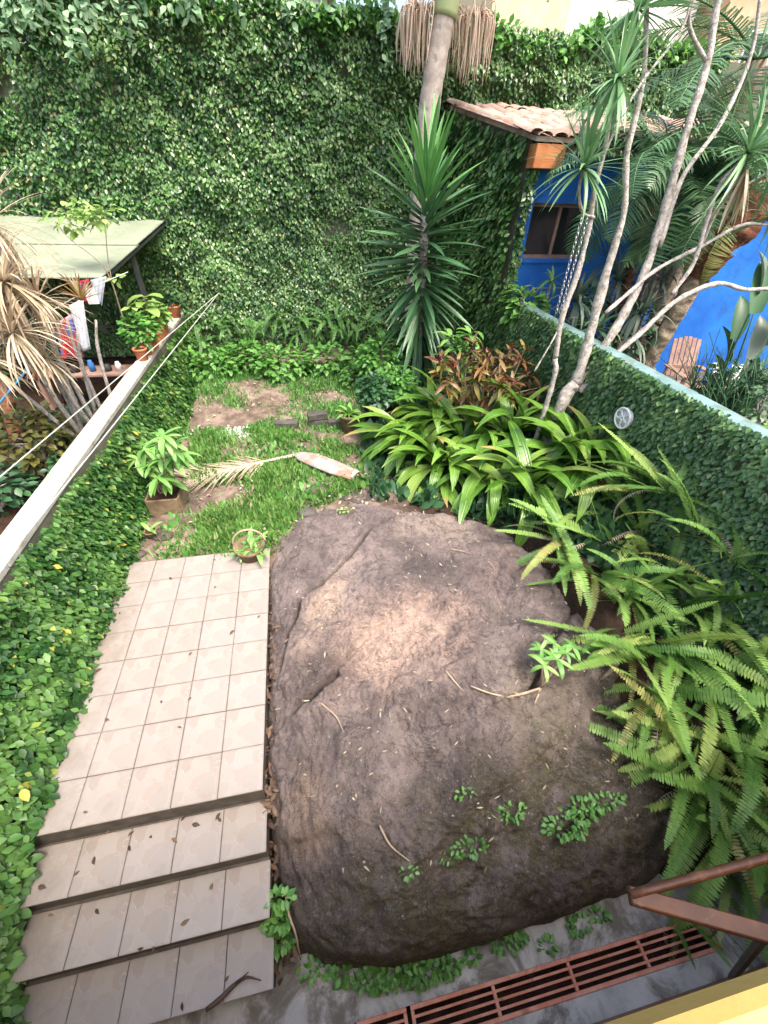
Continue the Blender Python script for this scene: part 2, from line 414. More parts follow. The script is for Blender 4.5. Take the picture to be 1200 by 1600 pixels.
M_soil = soil_mat(); M_earth = dark_soil_mat(); M_rock = rock_mat(); M_tile = tile_mat()
M_grout = plain('dirty_cement', (.055, .044, .036), (.10, .082, .066), 8, .9, .4, stain=(3, .5, (.07, .06, .045), .7))
M_conc = plain('stained_concrete', (.33, .32, .305), (.46, .44, .41), 2.5, .88, .5, 60, .006, stain=(2.2, .46, (.10, .085, .06), .85))
M_cap = plain('pale_wall_cap', (.36, .345, .29), (.46, .445, .385), 3, .85, .25, stain=(3.0, .5, (.20, .195, .14), .8))
M_wallw = plain('mossy_render', (.10, .11, .07), (.17, .16, .12), 2, .95, .4)
M_teal = plain('faded_teal_paint', (.10, .17, .16), (.16, .26, .26), 3, .8, .3, stain=(4, .52, (.10, .13, .09), .8))
M_blue = plain('cobalt_blue_render', (.005, .10, .42), (.014, .165, .56), 1.1, .75, .5, 18, .012, stain=(1.6, .52, (.02, .07, .24), .7))
M_dark = plain('dark_room', (.01, .01, .011), (.018, .016, .015), 3, .7, 0)
M_yel = plain('yellow_render', (.56, .36, .10), (.62, .42, .13), 3, .8, .2)
M_clay = plain('clay_roof_tile', (.30, .165, .125), (.46, .32, .26), 4, .9, .4, stain=(2.4, .45, (.30, .27, .22), .9))
M_terra = plain('terracotta', (.42, .13, .06), (.50, .18, .085), 7, .8, .25, stain=(6, .6, (.5, .36, .28), .6))
M_oldpot = plain('old_clay_pot', (.13, .09, .055), (.24, .17, .10), 6, .9, .4, stain=(5, .5, (.06, .075, .03), .8))
M_black = plain('black_plastic', (.012, .012, .013), (.03, .028, .026), 6, .6, .1)
M_orange = plain('orange_painted_beam', (.45, .15, .05), (.58, .25, .10), 4, .7, .3)
M_brownmetal = plain('brown_painted_iron', (.06, .02, .009), (.105, .037, .015), 6, .42, .1, stain=(7, .55, (.30, .15, .08), .5))
M_fascia = plain('varnished_board', (.20, .07, .025), (.33, .13, .05), 4, .45, .15)
M_redpaint = plain('red_oxide_steel', (.52, .185, .11), (.62, .29, .205), 8, .65, .2, stain=(9, .55, (.16, .07, .05), .8))
M_sheet = plain('green_roof_sheet', (.21, .24, .17), (.27, .30, .215), 2, .5, .05, stain=(2.5, .55, (.15, .16, .11), .7))
M_steel = plain('dark_steel', (.03, .035, .035), (.05, .05, .05), 5, .5, .1)
M_chrome = plain('galvanised_chain', (.45, .46, .47), (.6, .6, .6), 20, .35, .1, metal=.9)
M_wire = plain('pale_wire', (.42, .43, .38), (.5, .5, .45), 20, .6, 0)
M_bark = plain('pale_grey_bark', (.33, .295, .255), (.54, .495, .44), 16, .92, 1.0, 42, .02, stain=(13, .5, (.10, .08, .06), .75))
M_twig = plain('dry_twig', (.30, .22, .15), (.42, .33, .24), 9, .9, .4)
M_palmbark = plain('ringed_palm_bark', (.33, .27, .225), (.50, .43, .37), 4, .9, .6, 30, .012, stain=(4, .5, (.19, .15, .12), .8))
M_fibre = plain('brown_palm_fibre', (.10, .04, .022), (.22, .09, .045), 8, .95, .9, 30, .03)
M_scaly = plain('scaly_palm_trunk', (.20, .155, .10), (.36, .28, .19), 9, .9, .8, 24, .02)
M_wood = plain('weathered_chair_wood', (.24, .145, .11), (.33, .21, .165), 5, .75, .3)
M_white = plain('white_paint', (.72, .72, .70), (.8, .8, .78), 5, .6, .15)
M_stone = plain('dark_brick', (.05, .045, .042), (.11, .095, .085), 6, .9, .5, stain=(5, .5, (.06, .08, .03), .7))
M_pebble = plain('white_pebble', (.42, .40, .38), (.62, .60, .56), 14, .8, .2)
M_sheath = plain('dry_palm_sheath', (.27, .235, .21), (.38, .34, .315), 5, .8, .6, 30, .01, stain=(3.2, .5, (.30, .13, .085), .85))
M_straw = leafmat('straw_leaf', [(0, (.34, .25, .15)), (.5, (.50, .40, .27)), (1, (.62, .52, .38))], .6, .25)
M_dryfr = leafmat('dry_frond', [(0, (.26, .205, .14)), (.5, (.38, .31, .22)), (1, (.50, .43, .33))], .7, .2)
M_skirt = leafmat('dry_inflorescence', [(0, (.55, .40, .28)), (.5, (.70, .55, .42)), (1, (.80, .68, .55))], .7, .25)
M_litter = leafmat('leaf_litter', [(0, (.03, .018, .013)), (.5, (.075, .042, .027)), (1, (.16, .10, .06))], .7, .1)

G_back = leafmat('creeping_fig_leaf', [(0, (.016, .05, .016)), (.4, (.034, .112, .028)), (.75, (.084, .21, .05)), (.93, (.17, .30, .095)), (.99, (.34, .36, .13)), (1, (.22, .13, .06))], .3, .22, .5, clc=(.075, .165, .035), cl=.6)
G_hedge = leafmat('glossy_hedge_leaf', [(0, (.010, .04, .009)), (.45, (.022, .08, .015)), (.82, (.05, .14, .026)), (.97, (.12, .23, .05)), (.992, (.30, .28, .05)), (1, (.38, .33, .06))], .45, .2, .35)
G_right = leafmat('small_fig_leaf', [(0, (.03, .085, .032)), (.5, (.065, .15, .05)), (.93, (.12, .22, .07)), (1, (.27, .29, .11))], .38, .18, .5)
G_vine = leafmat('pale_hanging_leaf', [(0, (.12, .24, .12)), (.5, (.22, .37, .19)), (1, (.36, .50, .30))], .45, .3)
G_grass = leafmat('coarse_grass', [(0, (.05, .14, .025)), (.5, (.10, .24, .045)), (.9, (.18, .33, .08)), (1, (.36, .33, .16))], .5, .3)
G_yucca = leafmat('yucca_leaf', [(0, (.022, .07, .03)), (.5, (.045, .12, .048)), (1, (.085, .18, .07))], .36, .12, .5, vein=220)
G_yuccan = leafmat('young_yucca_leaf', [(0, (.055, .165, .045)), (.5, (.085, .23, .055)), (1, (.13, .30, .08))], .36, .2, .5, vein=220)
G_broad = leafmat('broad_leaf', [(0, (.04, .125, .014)), (.45, (.085, .205, .022)), (.8, (.15, .285, .04)), (1, (.26, .36, .09))], .27, .25, .5, vein=260, tip=(.86, (.40, .27, .10)))
G_fern = leafmat('sword_fern', [(0, (.05, .14, .025)), (.4, (.12, .255, .05)), (.8, (.22, .36, .085)), (.97, (.33, .42, .12)), (1, (.36, .27, .10))], .5, .3, .4, whole=True)
G_fernd = leafmat('wall_fern', [(0, (.03, .095, .022)), (.5, (.065, .175, .035)), (1, (.12, .26, .055))], .5, .25, .4)
G_bush = leafmat('light_bush_leaf', [(0, (.05, .17, .03)), (.5, (.10, .27, .05)), (1, (.19, .38, .085))], .42, .28)
G_mango = leafmat('pale_soft_leaf', [(0, (.10, .26, .05)), (.5, (.17, .36, .08)), (1, (.27, .46, .13))], .42, .3)
G_deep = leafmat('deep_green_leaf', [(0, (.015, .05, .02)), (.5, (.03, .09, .035)), (1, (.06, .15, .055))], .42, .2)
G_palm = leafmat('palm_leaflet', [(0, (.035, .095, .038)), (.5, (.065, .155, .06)), (1, (.13, .23, .095))], .4, .22)
G_palmy = leafmat('yellowing_palm_leaflet', [(0, (.14, .17, .04)), (.5, (.25, .27, .07)), (1, (.38, .36, .12))], .45, .25)
G_drac = leafmat('strap_leaf', [(0, (.08, .19, .08)), (.5, (.14, .28, .12)), (1, (.24, .38, .19))], .38, .2)
G_stripe = leafmat('grey_green_strap', [(0, (.05, .085, .06)), (.5, (.10, .15, .105)), (1, (.2, .24, .17))], .42, .2)
G_croton = leafmat('croton_leaf', [(0, (.06, .016, .012)), (.35, (.14, .036, .02)), (.55, (.20, .075, .03)), (.75, (.25, .19, .045)), (.88, (.075, .10, .022)), (1, (.15, .03, .02))], .38, .2)
G_yellowish = leafmat('yellow_shrub_leaf', [(0, (.04, .055, .012)), (.5, (.10, .10, .02)), (1, (.20, .18, .04))], .45, .25)
G_weed = leafmat('weed_leaf', [(0, (.05, .16, .03)), (.5, (.09, .24, .045)), (1, (.17, .34, .08))], .45, .25)
G_yleaf = leafmat('pale_sapling_leaf', [(0, (.18, .32, .07)), (.5, (.27, .42, .11)), (1, (.40, .50, .17))], .45, .3)

# ------------------------------------------------------------------ ground and levels
def sst(a, b, x): t = np.clip((x-a)/(b-a), 0, 1); return t*t*(3-2*t)
def soil_z(x, y):
    x = np.asarray(x, float); y = np.asarray(y, float)
    right = np.interp(y, [-1.12, -.95, -.5, .4, 1.6, 3.0, 5, 10], [-1.0, -.8, -.28, .12, .30, .40, .36, .3])
    left = np.interp(y, [-1.12, -.95, -.4, 1.5, 2.4, 2.9, 6.5, 7.2, 10], [-1.0, -.95, -.8, -.45, -.12, -.01, .0, .10, .16])
    a = sst(2.5, 4.3, x); b = sst(2.9, 3.5, x); k = sst(2.2, 3.2, y)
    m = b*(1-k)+a*k
    z = left*(1-m)+right*m
    return z+.025*vnoise(np.stack([x*2.1, y*2.1, x*0], -1).reshape(-1, 3)).reshape(x.shape)

g = tag(obj('ground', *join([bx(-400, 400, -400, 400, -1.6, -1.12)]), M_earth), kind='structure')
nx, ny = 150, 240
gx, gy = np.meshgrid(np.linspace(-2.02, 4.66, nx), np.linspace(-1.12, 10.05, ny))
gz = soil_z(gx, gy)
V = np.stack([gx, gy, gz], -1).reshape(-1, 3)
V[:, 2] += .012*fbm(V, 9, 3)
I = np.arange(nx*ny).reshape(ny, nx)
Fq = np.stack([I[:-1, :-1], I[:-1, 1:], I[1:, 1:], I[1:, :-1]], -1).reshape(-1, 4)
tag(obj('garden_soil', V, Fq, M_soil, smooth=True), kind='structure')
for nm, (x0, x1, y0, y1, z1), mt in (('neighbour_yard_earth', (-14, -2.24, -6, 10, .0), M_earth), ('neighbour_terrace_floor', (4.82, 16, -4, 7.0, .2), M_stone)):
    tag(obj(nm, *bx(x0, x1, y0, y1, -1.11, z1), mt), kind='structure')

# concrete path with the drain channel
cp = struct('concrete_path')
for a in ((-4, 6, -1.24, -.85), (-4, .52, -1.435, -1.2402), (3.36, 6, -1.435, -1.2402), (-4, 6, -3.2, -1.4352)):
    obj('slab', *bx(a[0], a[1], a[2], a[3], -1.11, -.9), M_conc, cp)
obj('channel_bed', *bx(.52, 3.36, -1.435, -1.24, -1.115, -1.05), M_earth, cp)

# ------------------------------------------------------------------ tiled landing and steps
T = .33
def tile_mesh():
    V, F = box((0, 0, -.008), (T-.0045, T-.0045, .016), 0, .0025)
    return mk_mesh('tile', V, F, M_tile)
TM = tile_mesh()
st = struct('patio_steps', (-.825, 0, 0))
ld = obj('landing', *bx(-1.67, -.012, .012, 2.655, -.95, -.0105), M_grout, st)
for i in range(5):
    for j in range(8):
        cx, cy = -4.5*T+i*T, .5*T+j*T
        inst('tile', TM, ld, Matrix.Translation((cx+rng.normal(0, .0008), cy+rng.normal(0, .0008), rng.normal(0, .0008))) @ Matrix.Rotation(rng.normal(0, .002), 4, 'Z') @ Matrix.Rotation(rng.normal(0, .003), 4, 'X'))
for k in range(4):
    z = -.235-.225*k; y1 = -T*k; y0 = y1-T
    if z < -.92: z = -.875
    s_ = obj('step', *bx(-1.70, -.014, y0+.018, y1+.3 if k == 0 else y1+.2, max(z-.3, -1.1), z-.0105), M_grout, st)
    for i in range(5):
        inst('tile', TM, s_, Matrix.Translation((-4.5*T+i*T, y0+T/2, z+rng.normal(0, .0008))) @ Matrix.Rotation(rng.normal(0, .003), 4, 'X'))

# ------------------------------------------------------------------ drain grate
def grate(x0, x1, label):
    g = root('drain_grate', ((x0+x1)/2, -1.315, -.9), label, 'drain grate', 'drain grates in the path')
    za, zb = -.925, -.892
    for yy in (-1.422, -1.253): obj('rail', *bx(x0, x1, yy-.012, yy+.012, za, zb, .003), M_redpaint, g)
    n = max(1, round((x1-x0)/.615))
    for k in range(n+1):
        xx = x0+.012+(x1-x0-.024)*k/n; obj('cross_bar', *bx(xx-.012, xx+.012, -1.41, -1.266, za, zb-.003, .002), M_redpaint, g)
    for yy in (-1.38, -1.338, -1.296): obj('bar', *bx(x0+.02, x1-.02, yy-.007, yy+.007, za+.006, zb-.006), M_redpaint, g)
grate(.53, .885, 'short red steel drain grate at the bottom edge, left of the gap')
grate(.915, 3.35, 'long red steel drain grate running below the boulder')

# ------------------------------------------------------------------ boulder
OUT = np.array([  # x, y, edge z, profile exponent
    (.03, 2.55, -.18, 4), (.01, 1.8, -.35, 5), (.02, .9, -.42, 5), (.03, .1, -.5, 4), (.02, -.4, -.8, 3), (.13, -.78, -.95, 2.6), (.4, -.95, -1.0, 2.5),
    (.85, -1.02, -1.0, 3.2), (1.4, -1.05, -1.0, 3.0), (1.9, -1.04, -1.0, 3.0), (2.5, -1.02, -1.0, 3.0), (3.0, -1.0, -1.0, 2.8), (3.45, -.85, -1.0, 2.8), (3.72, -.3, -.7, 2.6),
    (3.7, .5, -.3, 2.6), (3.6, 1.2, -.1, 2.8), (3.45, 1.9, -.05, 3), (2.95, 2.6, -.08, 3.5), (2.3, 3.0, -.1, 4), (1.6, 3.2, -.1, 4), (.95, 3.35, -.1, 4), (.42, 3.25, -.1, 4), (.12, 2.95, -.12, 4)])
RC = np.array([1.75, 1.0])
def boulder():
    th = np.arctan2(OUT[:, 1]-RC[1], OUT[:, 0]-RC[0]); rr = np.hypot(OUT[:, 0]-RC[0], OUT[:, 1]-RC[1])
    o = np.argsort(th); th = th[o]; rr = rr[o]; ze = OUT[o, 2]; ex = OUT[o, 3]
    NT_, NR = 520, 210
    t = np.linspace(-math.pi, math.pi, NT_, endpoint=False)
    per = lambda a: np.interp(t, np.r_[th[-1]-2*math.pi, th, th[0]+2*math.pi], np.r_[a[-1], a, a[0]])
    ker = np.ones(9)/9
    sm = lambda a: np.convolve(np.r_[a[-4:], a, a[:4]], ker, 'valid')
    Rr, Ze, Ex = sm(per(rr)), sm(per(ze)), sm(per(ex))
    q = np.linspace(0, 1, NR); rho = np.where(q < .75, q/.75*.8, .8+.2*np.sin((q-.75)/.25*math.pi/2)); rho[-1] = 1
    rho = np.where(q < .75, q/.75*.82, 1-.18*(1-(q-.75)/.25)**2)
    X = RC[0]+rho[:, None]*Rr[None]*np.cos(t)[None]; Y = RC[1]+rho[:, None]*Rr[None]*np.sin(t)[None]
    top = .04+.10*np.exp(-((X-2.0)**2/1.8+(Y-1.5)**2/2.6))-.16*sst(.6, -.9, Y)-.12*sst(2.2, 3.4, X)*sst(.8, -.2, Y)
    prof = (1-rho[:, None]**Ex[None])**(1/Ex[None])
    Z = Ze[None]+(top-Ze[None])*prof
    V = np.stack([X, Y, Z], -1)
    # normals for displacement
    du = np.roll(V, -1, 1)-np.roll(V, 1, 1); dv = np.gradient(V, axis=0); N = np.cross(du, dv); N /= np.linalg.norm(N, axis=2)[..., None]+1e-9
    if N[NR//2, :, 2].mean() < 0: N = -N
    N[0] = (0, 0, 1)
    P = V.reshape(-1, 3)
    d = .13*fbm(P, 1.5, 3)+.035*fbm(P+5, 3.6, 4)+.034*fbm(P+9, 10, 5, .62)+.012*fbm(P+3, 34, 3)
    r2 = 1-np.abs(fbm(P+31, 2.4, 4, .55)); d -= .012*np.clip((r2-.9)/.1, 0, 1)**1.5
    ledge = fbm(P*np.array([1, 1.7, 1])+77, 1.9, 2); d += .05*sst(-.12, .16, ledge)-.022*np.clip(1-np.abs(fbm(P+41, 5.5, 3, .6))*9, 0, 1)*sst(-.05, .2, fbm(P+61, 1.7, 2))-.012*(1-np.abs(fbm(P+15, 16, 3)))
    fade = np.repeat(sst(1.0, .93, rho)[:, None]*.75+.25, NT_, 1).ravel()*np.repeat(sst(0, .06, rho)[:, None], NT_, 1).ravel()
    # cracks: polylines on the surface
    def crack(pts, wd, dep, step=0.0):
        pts = np.array(pts); best = np.full(len(P), 9.0); side = np.zeros(len(P))
        wob = .025*fbm(P+50, 7, 3)
        for a, b in zip(pts[:-1], pts[1:]):
            ab = b-a; L2 = ab@ab; w_ = P[:, :2]-a+wob[:, None]; s = np.clip((w_@ab)/L2, 0, 1); v = w_-s[:, None]*ab; dd = np.hypot(v[:, 0], v[:, 1])
            sd = np.sign(ab[0]*w_[:, 1]-ab[1]*w_[:, 0]); side = np.where(dd < best, sd, side); best = np.minimum(best, dd)
        out = -dep*np.exp(-(best/wd)**2)*(.6+.6*vnoise(P*5+8))
        if step: out += step*np.where(side > 0, 1, 0)*np.exp(-(best/.35)**2)
        return out
    z0 = .05
    c1 = [AZ(x, y, z0)[:2] for x, y in ((640, 812), (610, 822), (580, 835), (572, 850), (556, 872), (535, 888), (520, 905), (490, 925), (470, 945), (455, 985), (440, 1020), (425, 1045))]
    c5 = [AZ(x, y, z0)[:2] for x, y in ((900, 950), (860, 1000), (842, 1040), (836, 1072))]
    c6 = [AZ(x, y, z0)[:2] for x, y in ((640, 812), (700, 835), (740, 830), (790, 850))]
    c2 = [AZ(x, y, z0)[:2] for x, y in ((525, 1052), (508, 1068), (490, 1082), (470, 1092), (458, 1105))]
    c3 = [AZ(x, y, z0-.05)[:2] for x, y in ((800, 1090), (840, 1070), (880, 1060))]
    c4 = [AZ(x, y, -.2)[:2] for x, y in ((700, 1300), (740, 1270), (800, 1230), (850, 1180))]
    d += crack(c1, .024, .40, .06)+crack(c2, .03, .36, .07)+crack(c5, .022, .2)+crack(c6, .018, .2, -.03)+crack(c3, .04, .09, .05)+crack(c4, .07, .07, .04)
    V = V+N*(d*fade).reshape(NR, NT_, 1)
    V[0] = V[0].mean(0)
    I = np.arange(NR*NT_).reshape(NR, NT_); J = np.roll(I, -1, 1)
    F = np.stack([I[:-1], I[1:], J[1:], J[:-1]], -1).reshape(-1, 4)
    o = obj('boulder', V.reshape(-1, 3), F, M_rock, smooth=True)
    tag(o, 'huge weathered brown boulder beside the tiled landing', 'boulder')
    return V
RV = boulder()
_rk = RV.reshape(-1, 3)
def rock_z(x, y):
    d = (_rk[:, 0]-x)**2+(_rk[:, 1]-y)**2; i = np.argsort(d)[:6]; return _rk[i, 2].max()
def on_rock(px, py):
    z = 0.0
    for _ in range(6):
        p = AZ(px, py, z); z = .5*z+.5*rock_z(p[0], p[1])
    return AZ(px, py, z)
def on_soil(px, py):
    z = 0.0
    for _ in range(8):
        p = AZ(px, py, z); z = .5*z+.5*float(soil_z(p[0], p[1]))
    return AZ(px, py, z)

# ------------------------------------------------------------------ walls
WX, WCAP = 4.6, 1.90
lw = root('boundary_wall', (-2.1, 4, -1), 'low white-capped boundary wall on the left', 'wall')
obj('wall', *bx(-2.2, -2.0, -2.4, 9.95, -1.1, .95), M_wallw, lw)
for k in range(9):
    y0 = -2.4+k*1.38; obj('cap', *bx(-2.215, -1.99, y0, y0+1.374, .952, 1.02, .008), M_cap, lw)
rw = root('garden_wall', (WX+.1, 3, 0), 'ivy-clad garden wall on the right with a teal cap', 'wall')
obj('wall', *bx(WX, WX+.18, -2.4, 6.94, -1.1, WCAP-.06), M_wallw, rw)
for k in range(6):
    y0 = -2.4+k*1.56; obj('cap', *bx(WX-.02, WX+.19, y0, y0+1.554, WCAP-.058, WCAP+.03, .01), M_teal, rw)
bw = root('back_wall', (2, 10.1, 0), 'tall back wall behind the garden covered in creeping fig', 'wall')
obj('wall', *bx(-9, 13, 10.0, 10.25, -1.1, 5.75), M_wallw, bw)

# ------------------------------------------------------------------ creepers on the walls
def creeper(name, label, o, u, v, nrm, lu, lv, dens, size, depth, mat, clump=.5, keep=None, tpl=None, extra=None, seed=1, mask=None, big=0):
    rg = np.random.default_rng(seed); o, u, v, nrm = (np.asarray(a, float) for a in (o, u, v, nrm))
    N = int(lu*lv*dens); a = rg.random(N)*lu; b = rg.random(N)*lv
    P = o+a[:, None]*u+b[:, None]*v
    bulge = fbm(P+seed, 1.1, 3)*.6+fbm(P+seed, 3.5, 2)*.4
    off = depth*(.35+clump*bulge)+rg.random(N)*depth*.45
    if extra is not None: off = off+extra(a, b, rg)
    P = P+off[:, None]*nrm
    if mask is not None:
        k = mask(a, b, bulge, rg); P = P[k]; off = off[k]; bulge = bulge[k]; N = len(P)
    ang = rg.uniform(.25, 1.25, N); lat = rg.normal(0, .6, N)
    D = -v*np.cos(ang)[:, None]+nrm*np.sin(ang)[:, None]+np.cross(v, nrm)*lat[:, None]
    Nn = nrm*np.cos(ang)[:, None]+v*np.sin(ang)[:, None]+rg.normal(0, .27, (N, 3))
    S = size*rg.uniform(.55, 1.3, N)*(1+.35*np.clip(bulge, -.6, .8))
    M = frames(D, Nn); tpl = tpl or small_leaf()
    t = root(name, o+u*lu/2, label, 'climbing plant')
    if big:
        dist = np.linalg.norm(P-CAM, axis=1); f = (P-CAM)@_f; xs = 600+FPX*((P-CAM)@_r)/f; ys = 800-FPX*((P-CAM)@_u)/f
        vis = (xs > 5) & (xs < 1195) & (ys > 5) & (ys < 1595) & (f > .3)
        sc_ = np.where(vis, S/dist*(1+.0*dist)+ off*.05, 0); idx = np.argsort(-sc_)[:big]
        me = mk_mesh('leaf', *tpl, mat, True)
        for i in idx:
            m = np.eye(4); m[:3, :3] = M[i]*S[i]; m[:3, 3] = P[i]; inst('leaf', me, t, Matrix(m.tolist()))
        keepm = np.ones(N, bool); keepm[idx] = False; P, M, S = P[keepm], M[keepm], S[keepm]
    fo = obj('foliage', *scatter(small_leaf(.28, .07, .14), P, M, S), mat, t, True); fo['kind'] = 'stuff'
    return t

leaf8 = (np.array([(0, 0, 0), (-.2, .18, .05), (.2, .18, .05), (-.29, .45, .05), (.29, .45, .05), (-.2, .75, .0), (.2, .75, .0), (0, .2, 0), (0, .45, -.02), (0, .75, -.05), (0, 1, -.13)]),
         np.array([(0, 2, 7), (0, 7, 1), (2, 4, 7), (4, 8, 7), (1, 7, 3), (7, 8, 3), (4, 6, 8), (6, 9, 8), (3, 8, 5), (8, 9, 5), (6, 10, 9), (5, 9, 10)]))
creeper('creeping_fig', 'dense creeping fig blanketing the tall back wall', (-6.2, 10.0, .15), (1, 0, 0), (0, 0, 1), (0, -1, 0), 16.2, 5.75, 1350, .078, .30, G_back, 1.1, seed=11, mask=lambda a, b, bl, rg: (bl > -.42) | (rg.random(len(a)) < .35))
# loose crest on the top of the back wall
rg = np.random.default_rng(5); N = 7000
P = np.c_[rg.uniform(-6.2, 10, N), rg.uniform(9.65, 10.4, N), np.zeros(N)]
P[:, 2] = 5.62+.35*fbm(np.c_[P[:, 0], P[:, 0]*0, P[:, 0]*0], 1.3, 3)+rg.random(N)*.3
D = np.c_[rg.normal(0, .6, N), rg.normal(-.3, .5, N), rg.uniform(-.7, .9, N)]
cr = root('wall_crest_shrub', (2, 10.1, 5.6), 'loose sunlit shrubby growth along the top of the back wall', 'shrub')
cf = obj('foliage', *scatter(small_leaf(), P, frames(D, np.c_[rg.normal(0, .4, N), rg.normal(-.3, .4, N), np.ones(N)]), .14*rg.uniform(.7, 1.3, N)), G_bush, cr, True); cf['kind'] = 'stuff'

# left hedge on the boundary wall: thin at the cap, bulging towards the ground
hd = lambda a, b, rg: .40*sst(1.05, .05, b-.0)*.95+.03
h = creeper('ivy_hedge', 'glossy ivy hedge spilling down the left boundary wall', (-1.99, -2.2, -.95), (0, 1, 0), (0, 0, 1), (1, 0, 0), 12.1, 1.93, 2600, .072, .17, G_hedge, 1.0, tpl=leaf8,
            extra=lambda a, b, rg: .34*sst(1.95, .75, b)*(.7+.3*rg.random(len(a)))*(.66+.34*sst(1.9, 2.5, a))-.02, seed=21, big=300,
            mask=lambda a, b, bl, rg: ~((a > 2.1) & (a < 4.95) & (b < .9)) )
creeper('wall_creeper', 'fine-leaved creeper covering the garden wall on the right', (WX, -2.2, -.8), (0, 1, 0), (0, 0, 1), (-1, 0, 0), 9.15, 2.78, 1700, .064, .10, G_right, .8, seed=31)
# ------------------------------------------------------------------ blue house on the right
HY = 7.0
bh = root('blue_house', (6, 8, .2), 'cobalt blue neighbouring house with clay tile roof', 'house')
wx0, wx1, wz0, wz1 = 4.84, 6.05, 2.52, 3.36
hw = obj('wall', *join([bx(4.62, wx0, HY, HY+.2, -1.1, 4.12), bx(wx0, wx1, HY, HY+.2, -1.1, wz0), bx(wx0, wx1, HY, HY+.2, wz1, 4.12), bx(wx1, 16, HY, HY+.2, -1.1, 4.12)]), M_blue, bh)
wn = obj('window', *bx(wx0-.1, wx1+.1, HY+.202, HY+.25, wz0-.1, wz1+.1), M_dark, bh)
fr = []
for x in (wx0+.03, (wx0+wx1)/2, wx1-.03): fr.append(bx(x-.03, x+.03, HY+.12, HY+.17, wz0, wz1))
fr += [bx(wx0, wx1, HY+.115, HY+.165, wz0, wz0+.06), bx(wx0, wx1, HY+.115, HY+.165, wz1-.06, wz1)]
obj('frame', *join(fr), M_wood, wn)
n = NT('window_glass'); M_glass = n.done((.02, .022, .025), .08, None, 0, .5)
obj('pane', *bx(wx0+.06, (wx0+wx1)/2-.03, HY+.14, HY+.146, wz0+.06, wz1-.06), M_glass, wn)
obj('pane', *bx((wx0+wx1)/2+.03, wx1-.06, HY+.14, HY+.146, wz0+.06, wz1-.06), M_glass, wn)
obj('sill', *bx(wx0-.04, wx1+.04, HY-.04, HY+.11, wz0-.05, wz0-.002), M_blue, wn)
sh = obj('shutter', *bx(7.55, 8.5, HY-.05, HY-.003, 1.75, 3.0, .006), M_fascia, bh)
for k in range(6): obj('slat', *bx(7.6, 8.45, HY-.075, HY-.052, 1.85+k*.19, 1.98+k*.19), M_wood, sh)
# side wall running back to the tall wall, under the creeper
A, B = np.array([4.60, HY+.02]), np.array([4.06, 9.98]); dn = (B-A)/np.linalg.norm(B-A); nn = np.array([-dn[1], dn[0]])
q = [(A, 4.2), (B, 4.78)]
V = []
for off in (0, -.15):
    for (p, z) in q:
        pp = p+nn*off*1.0; V += [(pp[0], pp[1], -.5), (pp[0], pp[1], z)]
obj('side_wall', V, [(0, 2, 3, 1), (4, 5, 7, 6), (0, 1, 5, 4), (2, 6, 7, 3), (1, 3, 7, 5), (0, 4, 6, 2)], M_wallw, bh)
L = np.linalg.norm(B-A)
creeper('house_creeper', 'creeper covering the side of the blue house beside the spiky yucca', (A[0], A[1]-.05, .15), (dn[0], dn[1], 0), (0, 0, 1), (nn[0], nn[1], 0), L, 4.6, 620, .115, .2, G_back, .8, seed=41,
        mask=lambda a, b, bl, rg: b < 4.06+.19*a-(rg.random(len(a))*.12))
rg = np.random.default_rng(42); N = 1100
P = np.c_[4.60+np.abs(rg.normal(0, .07, N)), HY-.03-rg.random(N)*.12, rg.uniform(.3, 3.95, N)]; P = P[P[:, 0]-4.60 < .03+.07*(1+fbm(P, 1.6, 3))*(P[:, 2] < 3.9)]; N = len(P)
ec = root('corner_creeper', (4.7, 7, 2), 'thin creeper edging the corner of the blue front wall', 'climbing plant')
D = np.c_[rg.normal(0, .6, N), -rg.uniform(.2, .9, N), -rg.uniform(.2, 1, N)]
e = obj('foliage', *scatter(small_leaf(), P, frames(D, np.c_[rg.normal(0, .3, N), -np.ones(N), rg.normal(.5, .3, N)]), .10*rg.uniform(.7, 1.2, N)), G_back, ec, True); e['kind'] = 'stuff'
# roof: clay barrel tiles in rows on a deck
ry0, rz0, ry1, rz1 = 6.72, 4.18, 9.98, 4.80
sl_a = math.atan2(rz1-rz0, ry1-ry0); rl = math.hypot(rz1-rz0, ry1-ry0)
rf = obj('roof', [(4.5, ry0, rz0-.06), (12.5, ry0, rz0-.06), (12.5, ry1, rz1-.06), (4.0, ry1, rz1-.06), (4.5, ry0, rz0), (12.5, ry0, rz0), (12.5, ry1, rz1), (4.0, ry1, rz1)],
         [(0, 3, 2, 1), (4, 5, 6, 7), (0, 1, 5, 4), (1, 2, 6, 5), (2, 3, 7, 6), (3, 0, 4, 7)], M_clay, bh)
def barrel(Lt, r0, r1, seg=6):
    V = []; F = []
    for k, (y, r) in enumerate(((0, r0), (Lt, r1))):
        for i in range(seg+1):
            a = math.pi*i/seg; V.append((-r*math.cos(a), y, r*.45*math.sin(a)))
        for i in range(seg+1):
            a = math.pi*i/seg; V.append((-(r-.014)*math.cos(a), y, (r-.014)*.45*math.sin(a)))
    m = seg+1
    for i in range(seg):
        F.append((i, i+1, 2*m+i+1, 2*m+i)); F.append((m+i+1, m+i, 3*m+i, 3*m+i+1)); F.append((i+1, i, m+i, m+i+1))
    return np.array(V), F
bm_ = mk_mesh('roof_tile', *barrel(.68, .125, .105), M_clay, True)
